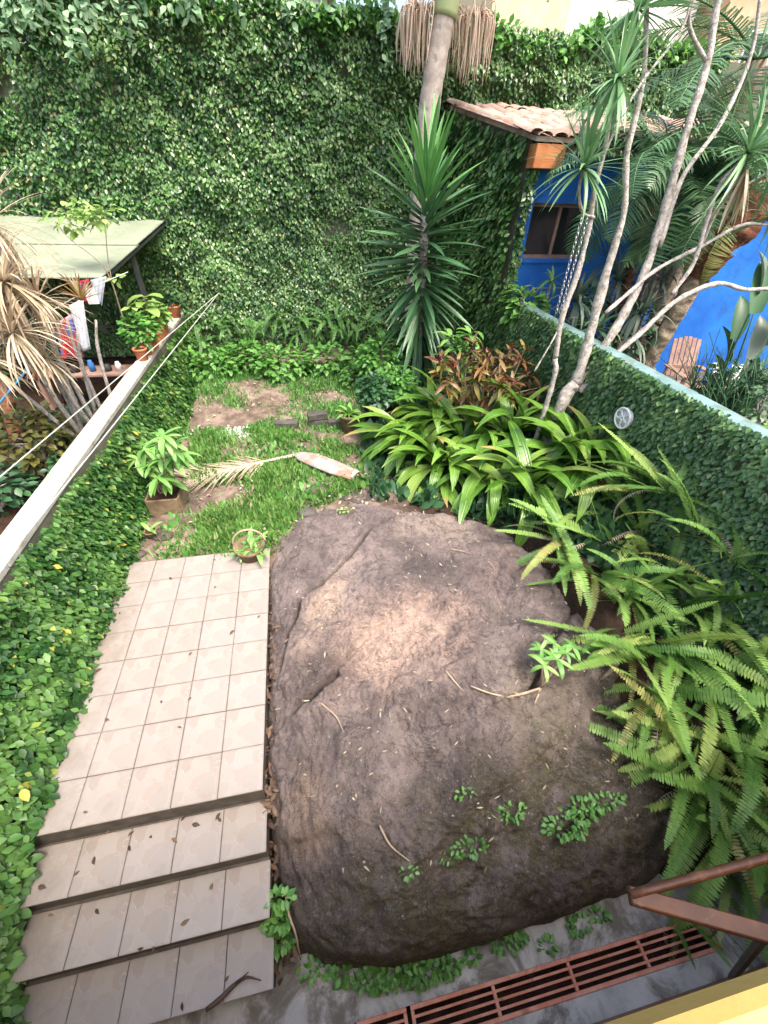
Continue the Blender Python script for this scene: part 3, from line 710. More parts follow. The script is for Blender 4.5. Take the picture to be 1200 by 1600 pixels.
for i in range(29):
    for j in range(6):
        t = j/6; x = 4.62+i*.25; y = ry0-.06+(ry1-ry0)*t
        inst('roof_tile', bm_, rf, Matrix.Translation((x+rg.normal(0, .012), y, rz0+(rz1-rz0)*(y-ry0)/(ry1-ry0)+.012+rg.normal(0, .008))) @ Matrix.Rotation(sl_a+.03+rg.normal(0, .02), 4, 'X') @ Matrix.Rotation(rg.normal(0, .05), 4, 'Z'))
for j in range(6):      # verge tiles along the slanting left edge
    t = j/6; x = 4.47-.45*t; y = ry0-.06+(ry1-ry0)*t
    inst('roof_tile', bm_, rf, Matrix.Translation((x, y, rz0+(rz1-rz0)*t+.03)) @ Matrix.Rotation(.14, 4, 'Z') @ Matrix.Rotation(sl_a+.03, 4, 'X'))
obj('eave_beam', *bx(4.54, 5.05, 6.72, 6.985, 3.80, 4.10, .01), M_orange, bh)
obj('fascia', *bx(5.06, 12.4, 6.8, 6.86, 4.0, 4.1, .006), M_wood, bh)

# ------------------------------------------------------------------ distant buildings above the back wall
def far_building(x0, x1, y, z1, mat, label, wins):
    b = root('distant_building', ((x0+x1)/2, y, -1.1), label, 'building')
    obj('wall', *bx(x0, x1, y, y+6, -1.11, z1), mat, b)
    obj('roof', *bx(x0-.3, x1+.3, y-.3, y+6.3, z1+.002, z1+.25), M_clay, b)
    for (a, c, d, e_) in wins:
        wv = obj('window', *bx(a, c, y-.03, y-.004, d, e_), M_steel, b); obj('frame', *join([bx(a-.08, a, y-.06, y-.003, d-.08, e_+.08), bx(c, c+.08, y-.06, y-.003, d-.08, e_+.08), bx(a, c, y-.06, y-.003, d-.08, d), bx(a, c, y-.06, y-.003, e_, e_+.08)]), M_white, wv)
M_cream = plain('cream_render', (.74, .70, .62), (.80, .77, .70), 2, .8, .1)
far_building(7.5, 10.1, 17.5, 9.5, plain('pale_yellow_render', (.70, .55, .30), (.76, .62, .38), 2, .8, .1), 'yellow rendered building showing above the back wall', [(8.4, 9.3, 5.2, 6.6)])
far_building(10.6, 15.8, 19.0, 10.5, M_cream, 'white building with small windows above the back wall', [(11.3, 12.0, 7.0, 7.7), (13.0, 13.7, 7.0, 7.7)])
far_building(16.2, 21.5, 18.0, 9.5, plain('pale_orange_render', (.62, .38, .22), (.70, .46, .30), 2, .8, .1), 'orange rendered building at the top right beyond the wall', [(17.5, 18.6, 6.8, 8.0)])
far_building(-14.0, 3.0, 24.0, 9.0, M_cream, 'long pale house standing beyond the back wall on the left', [(-6, -5, 6, 7.2), (-2, -1, 6, 7.2)])

# ------------------------------------------------------------------ own house: balcony edge and lower wall at the bottom right
yh = root('yellow_house', (2, -2.2, -.9), 'yellow balcony edge over a brown lower wall at the bottom right corner', 'house')
obj('balcony_edge', *bx(-3.5, 7, -1.46, -1.279, 2.28, 2.5, .02), M_yel, yh)
obj('balcony_floor', *bx(-3.5, 7, -4.2, -1.461, 1.45, 1.6), M_conc, yh)
obj('upper_wall', *bx(-3.5, 7, -4.4, -4.2, -1.1, 3.2), M_yel, yh)
lwall = obj('lower_wall', *bx(-3.5, 7, -1.70, -1.60, -.9, 2.275), M_yel, yh)
for k in range(9):
    z = -.88+k*.35; obj('board', *bx(1.9, 6.5, -1.597, -1.56, z, z+.34, .006), M_fascia, lwall)
# open iron frame standing out from the lower wall
zf = 1.55
fi = root('iron_awning_frame', (2.2, -1.3, 1.5), 'brown iron bracket frame jutting out at the lower right', 'frame')
a, b, c = AZ(985, 1398, zf), AZ(1215, 1336, zf), AZ(1215, 1462, zf+.0)
obj('outer_bar', *tube([a, (a+b)/2, b+(b-a)*1.2], .016, 8, 2), M_brownmetal, fi, True)
d = (c-a)/np.linalg.norm(c-a); rz = math.atan2(d[1], d[0]); Lc = np.linalg.norm(c-a)*1.9
obj('side_bar', *box(a+d*Lc/2-np.array([0, 0, .012]), (Lc, .055, .035), rz, .004), M_brownmetal, fi)
p0 = AZ(1192, 1466, zf-.03); obj('strut', *tube([p0, p0*.5+.5*AZ(1143, 1528, .6), AZ(1143, 1528, .6)], .016, 6, 1), M_steel, fi)

# ------------------------------------------------------------------ generic foliage builders
def leaf_cloud(center, rad, n, size, mat, rg, parent, tpl=None, up=.4, squash=1.0, shell=.35, name='foliage'):
    u = rg.normal(size=(n, 3)); u /= np.linalg.norm(u, axis=1)[:, None]
    r = (shell+(1-shell)*rg.random(n))**.6
    P = np.asarray(center)+u*r[:, None]*np.asarray(rad)
    P += .22*np.asarray(rad)*np.c_[fbm(P+1, 2.5, 2), fbm(P+7, 2.5, 2), fbm(P+13, 2.5, 2)]
    D = u+rg.normal(0, .45, (n, 3)); D[:, 2] = D[:, 2]*.5-.15
    Nn = u*.5+rg.normal(0, .3, (n, 3)); Nn[:, 2] += up+.6
    o = obj(name, *scatter(tpl or small_leaf(), P, frames(D, Nn), size*rg.uniform(.65, 1.25, n)), mat, parent, True); o['kind'] = 'stuff'
    return o

def rosette(center, n, L, W, rg, e0=-.5, e1=1.4, arch=(.3, .9), axis=None, seg=6):
    """many strap leaves round one point, joined"""
    parts = []
    for k in range(n):
        az = rg.uniform(0, 2*math.pi); t = rg.random(); el = e0+(e1-e0)*t
        v, f = strip_leaf(L*rg.uniform(.75, 1.1), W*rg.uniform(.8, 1.15), rg.uniform(*arch)*(1.15-t*.6), seg, .2, (.7, 1.0, .75))
        M = np.array(pose((0, 0, 0), az, el))[:3, :3]; v = v@M.T
        if axis is not None:
            z = np.asarray(axis, float); z /= np.linalg.norm(z); x = np.cross((0, 1, 0), z); x /= np.linalg.norm(x); y = np.cross(z, x); v = v@np.array([x, y, z])
        parts.append((v+np.asarray(center), f))
    return join(parts)

# ------------------------------------------------------------------ lawn, litter, pebbles
rg = np.random.default_rng(61)
LAWN = np.array([AZ(*p)[:2] for p in ((240, 868), (262, 830), (290, 790), (300, 740), (300, 690), (330, 675), (420, 672), (520, 690), (590, 720), (570, 760), (470, 800), (440, 840), (415, 868), (350, 866))])
def inpoly(P, Q):
    r = np.zeros(len(P), bool); j = len(Q)-1
    for i in range(len(Q)):
        c = ((Q[i, 1] > P[:, 1]) != (Q[j, 1] > P[:, 1])) & (P[:, 0] < (Q[j, 0]-Q[i, 0])*(P[:, 1]-Q[i, 1])/(Q[j, 1]-Q[i, 1]+1e-12)+Q[i, 0]); r ^= c; j = i
    return r
def grass(poly, dens, h, wd, thr=-.35, wild=.5, seed=0):
    lo, hi = poly.min(0)-.1, poly.max(0)+.1; n = int(np.prod(hi-lo)*dens); P = lo+rg.random((n, 2))*(hi-lo)
    k = inpoly(P+rg.normal(0, .05, (n, 2)), poly); P = P[k]; f = fbm(np.c_[P, P[:, 0]*0+seed], 1.6, 4); k = f+rg.normal(0, .12, len(P)) > thr; P = P[k]; f = f[k]; n = len(P)
    pos = np.c_[P, soil_z(P[:, 0], P[:, 1])-.004]; az = rg.random(n)*6.283; ti = rg.uniform(.15, 1.25, n)
    D = np.c_[np.sin(az)*np.sin(ti), np.cos(az)*np.sin(ti), np.cos(ti)]; Nn = np.c_[-np.sin(az)*np.cos(ti), -np.cos(az)*np.cos(ti), np.sin(ti)]+rg.normal(0, .2, (n, 3))
    S = h*rg.uniform(.5, 1.3, n)*(1+.5*np.clip(f, -.5, 1)); return pos, frames(D, -Nn), S
bl = (np.array([(-.08, 0, 0), (.08, 0, 0), (-.10, .4, .02), (.10, .4, .02), (-.07, .75, -.06), (.07, .75, -.06), (0, 1, -.2)]), np.array([(0, 1, 3), (0, 3, 2), (2, 3, 5), (2, 5, 4), (4, 5, 6)]))
pos, M, S = grass(LAWN, 2900, .10, 1, -.16)
pos_w, M_w, S_w = grass(LAWN, 260, .10, 1, .0, seed=12)
o = obj('lawn_weeds', *scatter(leaf8, pos_w, M_w, S_w), G_weed, None, True); tag(o, 'small broad-leaved weeds mixed into the lawn grass', 'weed', kind='stuff')
o = obj('lawn_grass', *scatter(bl, pos, M, S), G_grass, None, True); tag(o, 'lush coarse grass on the small lawn behind the landing', 'grass', kind='stuff')
BACK = np.array([(-1.7, 5.6), (2.6, 5.4), (2.9, 8.4), (-1.7, 9.2)])
pos, M, S = grass(BACK, 1700, .09, 1, -.05, seed=5)
o = obj('weedy_ground_cover', *scatter(bl, pos, M, S), G_weed, None, True); tag(o, 'patchy weeds over bare earth in front of the back wall', 'ground cover', kind='stuff')
UNDER = np.array([(1.5, 3.45), (2.6, 3.0), (3.3, 2.3), (3.8, 1.2), (4.0, 0), (4.55, -.6), (4.55, 6.8), (2.2, 8.5), (1.9, 6.2), (1.5, 4.6)])
pos, M, S = grass(UNDER, 420, .19, 1, -.25, seed=9)
o = obj('understorey_weeds', *scatter(leaf8, pos, M, S), G_deep, None, True); tag(o, 'dark low weeds filling the ground under the broad leaves and ferns', 'ground cover', kind='stuff')
# pebbles, a countable-looking patch that nobody could count
def pebble_patch(c, rx, ry, n, smin, smax, mat, name, label):
    ic = []; t = (1+5**.5)/2
    V0 = np.array([(-1, t, 0), (1, t, 0), (-1, -t, 0), (1, -t, 0), (0, -1, t), (0, 1, t), (0, -1, -t), (0, 1, -t), (t, 0, -1), (t, 0, 1), (-t, 0, -1), (-t, 0, 1)])/1.9
    F0 = np.array([(0, 11, 5), (0, 5, 1), (0, 1, 7), (0, 7, 10), (0, 10, 11), (1, 5, 9), (5, 11, 4), (11, 10, 2), (10, 7, 6), (7, 1, 8), (3, 9, 4), (3, 4, 2), (3, 2, 6), (3, 6, 8), (3, 8, 9), (4, 9, 5), (2, 4, 11), (6, 2, 10), (8, 6, 7), (9, 8, 1)])
    P = np.c_[rg.normal(0, .5, n)*rx+c[0], rg.normal(0, .5, n)*ry+c[1]]; z = soil_z(P[:, 0], P[:, 1])+.008
    S = rg.uniform(smin, smax, n); sc3 = np.c_[S, S*rg.uniform(.6, 1, n), S*.6]
    o = obj(name, *scatter((V0, F0), np.c_[P, z], frames(rg.normal(size=(n, 3))*np.array([1, 1, .2]), np.tile((0, 0, 1.0), (n, 1))+rg.normal(0, .2, (n, 3))), sc3), mat, None, True)
    tag(o, label, 'pebbles', kind='stuff')
pc = AZ(370, 676); pebble_patch(pc, .5, .18, 420, .015, .04, M_pebble, 'white_pebbles', 'patch of white pebbles at the back of the lawn')
pc = AZ(570, 775); pebble_patch(pc, .45, .25, 140, .012, .035, M_stone, 'loose_stones', 'loose dark stones and soil between the lawn and boulder')

N = 900; P = np.c_[rg.uniform(-1.7, 2.2, N), rg.uniform(2.75, 8.6, N)]; k = fbm(np.c_[P, P[:, 0]*0], 1.4, 3) > -.05; P = P[k]; N = len(P)
o = obj('lawn_litter', *scatter(small_leaf(.2, .15, .2), np.c_[P, soil_z(P[:, 0], P[:, 1])+.035], frames(rg.normal(size=(N, 3))*np.array([1, 1, .3]), rg.normal(0, .4, (N, 3))+np.array([0, 0, 1])), rg.uniform(.03, .075, N)), M_dryfr, None, True)
tag(o, 'dry leaf bits scattered over the lawn and bare earth', 'leaf litter', kind='stuff')
# leaf litter: dry leaves on treads, rock edge
LT = mk_mesh('leaf', *small_leaf(.22, .16, .2), M_litter, True); lt_n = 0
def dry_leaf(p, s, label=None):
    o = inst('dry_leaf', LT, None, pose((p[0], p[1], p[2]+.006), rg.uniform(0, 6.28), rg.uniform(-.1, .25), rg.uniform(-.5, .5), s)); return o
ztr = [0, -.235, -.46, -.685]
fallen = [(148,1352,1),(165,1305,1),(200,1308,1),(238,1310,1),(268,1310,1),(300,1288,1),(292,1275,1),(340,1278,1),(345,1270,1),(115,1370,1),(75,1430,1),(150,1420,2),(225,1480,2),(240,1478,2),(282,1446,2),(333,1379,2),(285,1565,3),(352,1535,3),
          (165,1122,0),(252,1100,0),(284,1138,0),(138,1270,0),(300,1090,0),(367,985,0),(295,1025,0),(407,962,0),(270,905,0),(335,920,0),(188,960,0),(180,905,0),(160,1045,0),(205,1330,1),(60,1385,1)]
for x, y, k in fallen:
    o = dry_leaf(AZ(x, y, ztr[k]), rng.uniform(.035, .075)); tag(o, 'small dry brown leaf fallen on the '+('tiled landing', 'top step below the landing', 'second step below the landing', 'bottom step')[k], 'leaf', 'dry leaves fallen on the '+('landing', 'top step', 'second step', 'bottom step')[k])
# litter in the gap between landing and boulder
N = 300; P = np.c_[rng.normal(.045, .03, N), rng.uniform(-.95, 2.3, N), np.zeros(N)]
P[:, 2] = np.interp(P[:, 1], [-.95, -.4, .0, 2.3], [-.88, -.62, -.2, -.08])+rng.random(N)*.05
o = obj('leaf_litter', *scatter(small_leaf(.2, .15, .2), P, frames(rng.normal(size=(N, 3))*np.array([1, 1, .4]), rng.normal(0, .4, (N, 3))+np.array([0, 0, 1])), rng.uniform(.04, .10, N)), M_litter, None, True)
tag(o, 'dry leaf litter packed in the gap between the landing and boulder', 'leaf litter', kind='stuff')

# ------------------------------------------------------------------ twigs lying about
def twig(pts, r, label, onr=True, mat=None):
    P = [(on_rock(x, y) if onr else AZ(x, y, onz))+np.array([0, 0, r*1.2]) for (x, y) in pts] if onr is not None else pts
    o = obj('twig', *tube(P, [r]*(len(P)-1)+[r*.4], 6, 3, .1), mat or M_twig, None, True); tag(o, label, 'twig')
twig([(563, 980), (590, 976), (613, 962)], .008, 'short pale twig across the tan patch of the boulder')
twig([(502, 1100), (525, 1120), (537, 1145)], .007, 'curved pale twig on the boulder near the landing')
twig([(697, 1050), (712, 1068), (724, 1081)], .007, 'straight pale twig right of the tan patch on the boulder')
twig([(735, 1073), (765, 1084), (800, 1092)], .009, 'pale root-like twig pointing at the plant on the boulder')
twig([(593, 1290), (610, 1322), (640, 1346)], .008, 'bent grey twig on the lower boulder')
twig([(702, 858), (722, 862), (736, 866)], .007, 'pale twig at the far end of the boulder')
twig([(752, 865), (765, 880), (775, 893)], .006, 'thin twig by the ferns at the far right of the boulder')
onz = -.68+.02
P_ = [AZ(x, y, -.655) for (x, y) in ((322, 1578), (345, 1560), (365, 1540), (385, 1527), (408, 1532))]
o = obj('dead_branch', *join([tube(P_, [.012, .014, .011, .008, .003], 6, 3, .15), tube([P_[2], AZ(388, 1519, -.62)], [.008, .003], 5, 1)]), M_litter, None, True); tag(o, 'crooked dead branch lying on the bottom step', 'branch')
P_ = [on_rock(x, y)+np.array([0, 0, .02]) for (x, y) in ((445, 1390), (452, 1430), (462, 1458), (470, 1500))]
o = obj('dead_branch', *tube(P_, [.008, .01, .008, .004], 6, 3, .1), M_twig, None, True); tag(o, 'dry stick leaning in the gap beside the lower steps', 'branch')

# bits of dry leaf, seed husk and twig strewn over the boulder
rg = np.random.default_rng(66); N = 230
xy = np.c_[rg.uniform(.1, 3.3, N), rg.uniform(-.7, 3.1, N)]; PP = np.array([(x, y, rock_z(x, y)) for x, y in xy]); near = np.array([((_rk[::7, 0]-x)**2+(_rk[::7, 1]-y)**2).min() for x, y in xy]) < .01; PP = PP[near & (PP[:, 2] > -.4)]; N = len(PP)
D = np.c_[rg.normal(size=(N, 2)), rg.normal(0, .1, N)]; S3 = np.c_[rg.uniform(.012, .03, N), rg.uniform(.025, .075, N), np.full(N, .03)]
o = obj('boulder_litter', *scatter(small_leaf(.25, .1, .1), PP+np.array([0, 0, .008]), frames(D, np.c_[rg.normal(0, .3, (N, 2)), np.ones(N)]), S3), M_dryfr, None, True)
tag(o, 'pale bits of dry leaf and husk strewn over the boulder', 'leaf litter', kind='stuff')
# ------------------------------------------------------------------ broad-leaved clumps (palm grass)
BM = [mk_mesh('leaf', *strip_leaf(1.0, W, arch, 10, .32, (.25, 1.0, .85), tw), G_broad, True) for W, arch, tw in ((.15, 1.6, .2), (.17, 2.0, -.25), (.145, 1.3, .1), (.18, 2.2, .3), (.16, 1.8, -.1), (.15, 1.0, .0))]
rg = np.random.default_rng(71)
def broad_clump(px, py, n, L, label, bias=0.0, lift=0.0, e0=.15, spread=1.2):
    p = on_soil(px, py); p[2] += lift; n = int(n*1.35); L = L*1.36
    t = root('palm_grass', p, label, 'plant', 'broad-leaved clumps behind the boulder')
    for k in range(n):
        az = math.pi+bias+rg.normal(0, spread) if rg.random() < .8 else rg.uniform(0, 6.28); el = e0+.1+rg.random()**.9*1.15
        inst('leaf', BM[rg.integers(len(BM))], t, pose(p+np.array([rg.normal(0, .09), rg.normal(0, .09), 0]), az, el, rg.normal(0, .35), L*rg.uniform(.7, 1.12)))
    for k in range(3):
        inst('dry_leaf', DRY, t, pose(p+np.array([rg.normal(0, .06), rg.normal(0, .06), 0]), math.pi+rg.normal(0, 1.2), rg.uniform(-.1, .3), rg.normal(0, .4), L*.7))
DRY = mk_mesh('dry_leaf', *strip_leaf(1.0, .07, 1.9, 8, .5, (.4, 1.0, .6), .6), M_straw, True)
broad_clump(655, 700, 26, .95, 'leftmost broad-leaved clump arching over the dry frond sheath', .95, spread=.75)
broad_clump(690, 735, 26, .92, 'broad-leaved clump at the far left end of the boulder crack', .45)
broad_clump(725, 690, 20, .95, 'broad-leaved clump standing directly below the red croton', .6)
broad_clump(775, 745, 24, .90, 'broad-leaved clump overhanging the middle of the boulder top', -.1)
broad_clump(830, 760, 24, .92, 'broad-leaved clump hanging down beside the first ferns', -.25)
broad_clump(870, 730, 20, .95, 'broad-leaved clump at the foot of the grey branching trunk', -.4, .15)
broad_clump(800, 690, 18, 1.0, 'upright broad-leaved clump left of the grey branching trunk', 0, .1, .5)
broad_clump(905, 745, 16, .95, 'broad-leaved clump against the garden wall right of the grey trunk', -.8, .2, .3)
broad_clump(690, 660, 18, .95, 'rear broad-leaved clump at the foot of the spiky yucca', 1.0, 0, .2, .8)

# ------------------------------------------------------------------ sword ferns on the bank
FM = [mk_mesh('frond', *frond(1.0, .128, a, 44, .020, 0, .12, .35, i, .0055, .07), G_fern, True) for i, a in enumerate((.3, .6, .9, 1.3, .15, 1.7))]
FY = mk_mesh('frond', *frond(1.0, .11, 1.3, 36, .021, .1, .12, .35, 9, .006, .07), G_palmy, True); FDEAD = mk_mesh('frond', *frond(1.0, .09, 2.2, 30, .016, .5, .12, .35, 10, .006, .07, .4), M_dryfr, True)
rg = np.random.default_rng(81)
def fern(p, n, L, label, bias=math.pi, spread=1.6, e0=.0, e1=1.25, yellow=1, group='sword ferns on the bank'):
    t = root('sword_fern', p, label, 'fern', group)
    for k in range(n):
        az = bias+rg.normal(0, spread); el = e0+(e1-e0)*rg.random()
        inst('frond', FM[rg.integers(len(FM))], t, pose(p+np.array([rg.normal(0, .05), rg.normal(0, .05), .0]), az, el, rg.normal(0, .35), L*rg.uniform(.45, 1.15)))
    for k in range(yellow):
        inst('dry_frond', FDEAD if k else FY, t, pose(p, bias+rg.normal(0, spread), rg.uniform(0, .6), rg.normal(0, .4), L*rg.uniform(.6, .9)))
    return t
def bank(px, py):
    p = on_soil(px, py)
    if p[0] > WX-.18: p = AX(px, py, WX-.18)
    return p
for (px, py, n, L, lb, bi, sp) in (
    (905, 800, 16, .75, 'sword fern growing just under the broad leaves at the boulder top', math.pi+.2, 1.3),
    (960, 800, 20, .85, 'upright sword fern in front of the wall ornament', .3, 1.5),
    (1000, 830, 18, .85, 'sword fern with fronds reaching up the garden wall', .5, 1.5),
    (930, 900, 16, .8, 'sword fern whose fronds lie over the upper right of the boulder', math.pi+.9, 1.0),
    (985, 930, 18, .85, 'sword fern above the small leafy weed on the boulder', math.pi+.4, 1.2),
    (1060, 900, 20, .9, 'large sword fern stretching fronds along the wall to the right edge', -.2+math.pi/2, 1.3),
    (1100, 960, 18, .85, 'sword fern at the right edge with yellowing fronds', math.pi/2, 1.6),
    (1030, 1010, 18, .85, 'sword fern in the middle of the bank', math.pi+.3, 1.3),
    (1110, 1060, 18, .8, 'sword fern on the right edge halfway down the bank', math.pi, 1.6),
    (1020, 1080, 14, .8, 'sword fern trailing long fronds onto the mossy boulder flank', math.pi+.6, .8),
    (1080, 1140, 18, .8, 'sword fern in the shade on the lower bank', math.pi+.5, 1.2),
    (1150, 1160, 18, .8, 'sword fern by the right edge above the brown frame', math.pi, 1.6),
    (1100, 1230, 16, .8, 'sword fern hanging over the lower right of the boulder', math.pi+.5, .9),
    (1165, 1280, 18, .75, 'sword fern directly behind the brown frame', math.pi+.2, 1.3),
    (1130, 1350, 12, .6, 'sword fern at the right end of the drain grate', math.pi+.2, 1.2),
    (925, 770, 16, .8, 'sword fern poking up between the broad leaves and the wall ornament', .2, 1.4),
    (1045, 770, 16, .8, 'sword fern standing highest against the garden wall', -.2, 1.3),
    (880, 850, 12, .7, 'small sword fern at the upper right rim of the boulder', math.pi+.8, 1.0),
    (1150, 880, 18, .9, 'sword fern whose long fronds run level to the right edge', math.pi/2, 1.2),
    (975, 1000, 14, .75, 'sword fern just right of the small leafy weed', math.pi+.7, 1.0),
    (1060, 960, 16, .85, 'sword fern at the centre of the fern bank', math.pi, 1.6),
    (1000, 770, 16, .85, 'sword fern directly under the white wall ornament', .4, 1.3),
    (1090, 830, 14, .85, 'sword fern arching against the small-leaved creeper', .6, 1.3),
    (1075, 1190, 14, .8, 'sword fern filling the dark hollow above the brown frame', math.pi+.4, 1.2),
    (1120, 1270, 14, .75, 'sword fern over the dark soil at the end of the boulder', math.pi+.3, 1.3),
    (945, 850, 14, .8, 'sword fern covering the bare bank above the soft-leaved rock plant', math.pi+.5, 1.4),
    (1010, 880, 16, .85, 'sword fern in the thick of the upper bank', math.pi, 1.7),
    (1130, 930, 14, .85, 'sword fern near the right edge below the long level fronds', math.pi+.2, 1.7),
    (1050, 1405, 7, .55, 'sprawling sword fern dangling over the drain grate', math.pi, .7),
    (1195, 1050, 14, .85, 'sword fern half cut off by the right edge of the picture', math.pi+.2, 1.5)):
    p = bank(px, py); fern(p, int(n*.9), L*1.34, lb, bi, sp, -.15, 1.2, 2)

# ferns at the foot of the back wall
FB = [mk_mesh('frond', *frond(1.0, .16, a, 22, .04, .15, .2, .3, 20+i, .006, .08), G_fernd, True) for i, a in enumerate((.8, 1.4, 2.0))]
rg = np.random.default_rng(82)
cl = ['at the left corner', 'next to the left corner', 'third from the left', 'left of the dry brown patch', 'above the dry brown patch', 'right of the dry brown patch', 'left of the yucca', 'nearest the yucca']
for k in range(8):
    p = AY(335+k*36, 520-k*1.5+rg.normal(0, 6), 9.55)
    t = root('wall_fern', p, 'hanging fern at the foot of the back wall, '+cl[k], 'fern', 'ferns along the back wall')
    for i in range(16): inst('frond', FB[rg.integers(3)], t, pose(p+np.array([rg.normal(0, .22), rg.uniform(-.25, .1), rg.normal(.15, .18)]), math.pi+rg.normal(0, .8), rg.uniform(-.6, .9), rg.normal(0, .4), rg.uniform(.45, .8)))
for k, (x, y, s, lb) in enumerate(((330, 590, .5, 'low weedy clump in the back left corner'), (385, 580, .45, 'low weedy clump left of the bare earth'), (440, 590, .4, 'low weedy clump behind the bare earth'), (520, 585, .45, 'low weedy clump behind the bricks'), (575, 585, .5, 'low weedy clump beside the potted plants'))):
    p = on_soil(x, y); p[1] = min(p[1], 9.3); t = root('weed_clump', p, lb, 'weed', 'weeds along the back wall')
    leaf_cloud(p+np.array([0, .2, .22]), (.75, .5, .34), 420, .16, G_weed, rg, t, leaf8)

# ------------------------------------------------------------------ yucca column
yx, yy = 2.93, 7.0
yz0 = float(soil_z(yx, yy))
yu = root('spiky_yucca', (yx, yy, yz0), 'tall spiky yucca with leaves all the way down its trunk', 'yucca')
obj('trunk', *tube([(yx+.06, yy, yz0-.1), (yx+.04, yy, 1.2), (yx, yy, 2.3), (yx-.05, yy, 3.4)], [.11, .085, .075, .06], 10, 6, .18), M_bark, yu, True)
YM = [mk_mesh('leaf', *strip_leaf(1.0, .095, a, 7, .35, (.7, 1.0, .8), tw), G_yucca, True) for a, tw in ((.08, .1), (.2, -.2), (.32, .15), (.14, 0))]
YN = [mk_mesh('leaf', *strip_leaf(1.0, .085, a, 7, .45, (.7, 1.0, .8)), G_yuccan, True) for a in (.05, .18)]
rg = np.random.default_rng(91)
for k in range(298):
    t = ((k+.5)/298)**1.12; z = yz0+.55+t*(3.5-yz0-.55); az = k*2.39996+rg.normal(0, .2)
    el = np.interp(t, [0, .22, .4, .56, .76, .91, 1], [-1.3, -1.02, -.62, -.15, .2, .75, 1.35])+rg.normal(0, .12)
    Ls = np.interp(t, [0, .5, 1], [1.0, 1.16, 1.14])*rg.uniform(.85, 1.12)
    c = np.array([np.interp(z, [0, 1.2, 2.3, 3.4], [yx+.06, yx+.04, yx, yx-.05]), yy, z])
    me = YN[rg.integers(2)] if t > .90 else YM[rg.integers(4)]
    inst('leaf', me, yu, pose(c, az, min(el, 1.5), rg.normal(0, .25), Ls))

# ------------------------------------------------------------------ ringed palm with dry skirt
px_, py_ = 3.42, 8.6
pt = root('ringed_palm', (px_-.35, py_, .3), 'pale ringed palm trunk rising in front of the back wall', 'palm tree')
pb = [AY(645, 560, py_), AY(652, 400, py_), AY(667, 200, py_), AY(686, 70, py_), AY(697, 10, py_)]
pb[0] = np.array([pb[0][0], py_, -.1])
Vp, Fp = tube(pb, [.24, .21, .19, .18, .17], 16, 16); zc = Vp[:, 2]
ring = .022*(np.abs(((zc*5.2) % 1)-.5) < .12)
ctr = np.c_[np.interp(zc, [p[2] for p in pb], [p[0] for p in pb]), np.full(len(Vp), py_), zc]; Vp = ctr+(Vp-ctr)*(1-ring*2.2+.04*vnoise(Vp*6))[:, None]
obj('trunk', Vp, Fp, M_palmbark, pt, True)
top = pb[-1]; dirp = (pb[-1]-pb[-3]); dirp /= np.linalg.norm(dirp)
n = NT('green_crownshaft'); M_shaft = n.done((.33, .38, .17), .45)
obj('crownshaft', *tube([top-dirp*.12, top+dirp*.2, top+dirp*.8, top+dirp*1.3], [.2, .215, .18, .1], 14, 5), M_shaft, pt, True)
rg = np.random.default_rng(101)
def skirt(c, n, L, w0):
    parts = []
    for k in range(n):
        a = rg.uniform(0, 6.28); p0 = c+np.array([math.cos(a)*.12, math.sin(a)*.12, rg.uniform(-.05, .05)]); o_ = rg.uniform(.1, w0)
        p1 = c+np.array([math.cos(a)*o_, math.sin(a)*o_, rg.uniform(-.12, .1)]); p2 = p1+np.array([rg.normal(0, .04), rg.normal(0, .04), -L*rg.uniform(.5, 1.0)])
        parts.append(tube([p0, p1+np.array([0, 0, .06]), (p1+p2)/2+rg.normal(0, .02, 3), p2], [.012, .011, .009, .004], 4, 3))
    return join(parts)
for cx_, lab in ((-.36, 0), (.52, 0)):
    o = obj('dry_inflorescence', *skirt(top+np.array([cx_, .16, -.05]), 95, .72, .36), M_skirt, pt, True)
PF = [mk_mesh('frond', *frond(1.0, .42, a, 46, .016, .45, .35, .3, 40+i, .012, .12, .35), G_palm, True) for i, a in enumerate((.9, 1.4, 1.9))]
PFY = mk_mesh('frond', *frond(1.0, .40, 1.8, 46, .016, .7, .3, .3, 47, .012, .12, .5), G_palmy, True)
ct = top+dirp*1.35
for k in range(9): inst('frond', PF[k % 3], pt, pose(ct, k*.7+.3, rg.uniform(.4, 1.1), rg.normal(0, .2), rg.uniform(2.2, 2.7)))
for az, el in ((1.75, .25), (1.45, .5)): inst('dry_frond', PFY, pt, pose(ct-np.array([0, 0, .3]), az, el, .2, 2.1))

# ------------------------------------------------------------------ grey branching tree (dracaena) by the right wall
rg = np.random.default_rng(111)
tb = np.array([4.22, 3.75, .4])
dt = root('branching_dracaena', tb, 'grey multi-stemmed tree with spiky leaf tufts leaning over the garden wall', 'tree')
def br(pts, rad, name='branch', seg=10):
    rad = [r_*.70 for r_ in rad]; pts = [pts[0]]+[np.asarray(q)+rg.normal(0, .018, 3) for q in pts[1:-1]]+[pts[-1]]
    obj(name, *tube(pts, rad, seg, 9, .22), M_bark, dt, True)
Q = lambda x, y, Y: AY(x, y, Y)
fork = Q(900, 600, 3.72)
br([tb-np.array([0, 0, .3]), Q(872, 645, 3.72), Q(885, 620, 3.72), fork], [.14, .12, .12, .115], 'trunk', 12)
b1 = Q(962, 385, 3.95)
br([fork, Q(918, 540, 3.8), Q(940, 465, 3.88), b1, Q(972, 330, 4.0), Q(985, 235, 4.1), Q(1000, 130, 4.2), Q(1012, -20, 4.3)], [.10, .092, .085, .06, .045, .042, .038, .033])
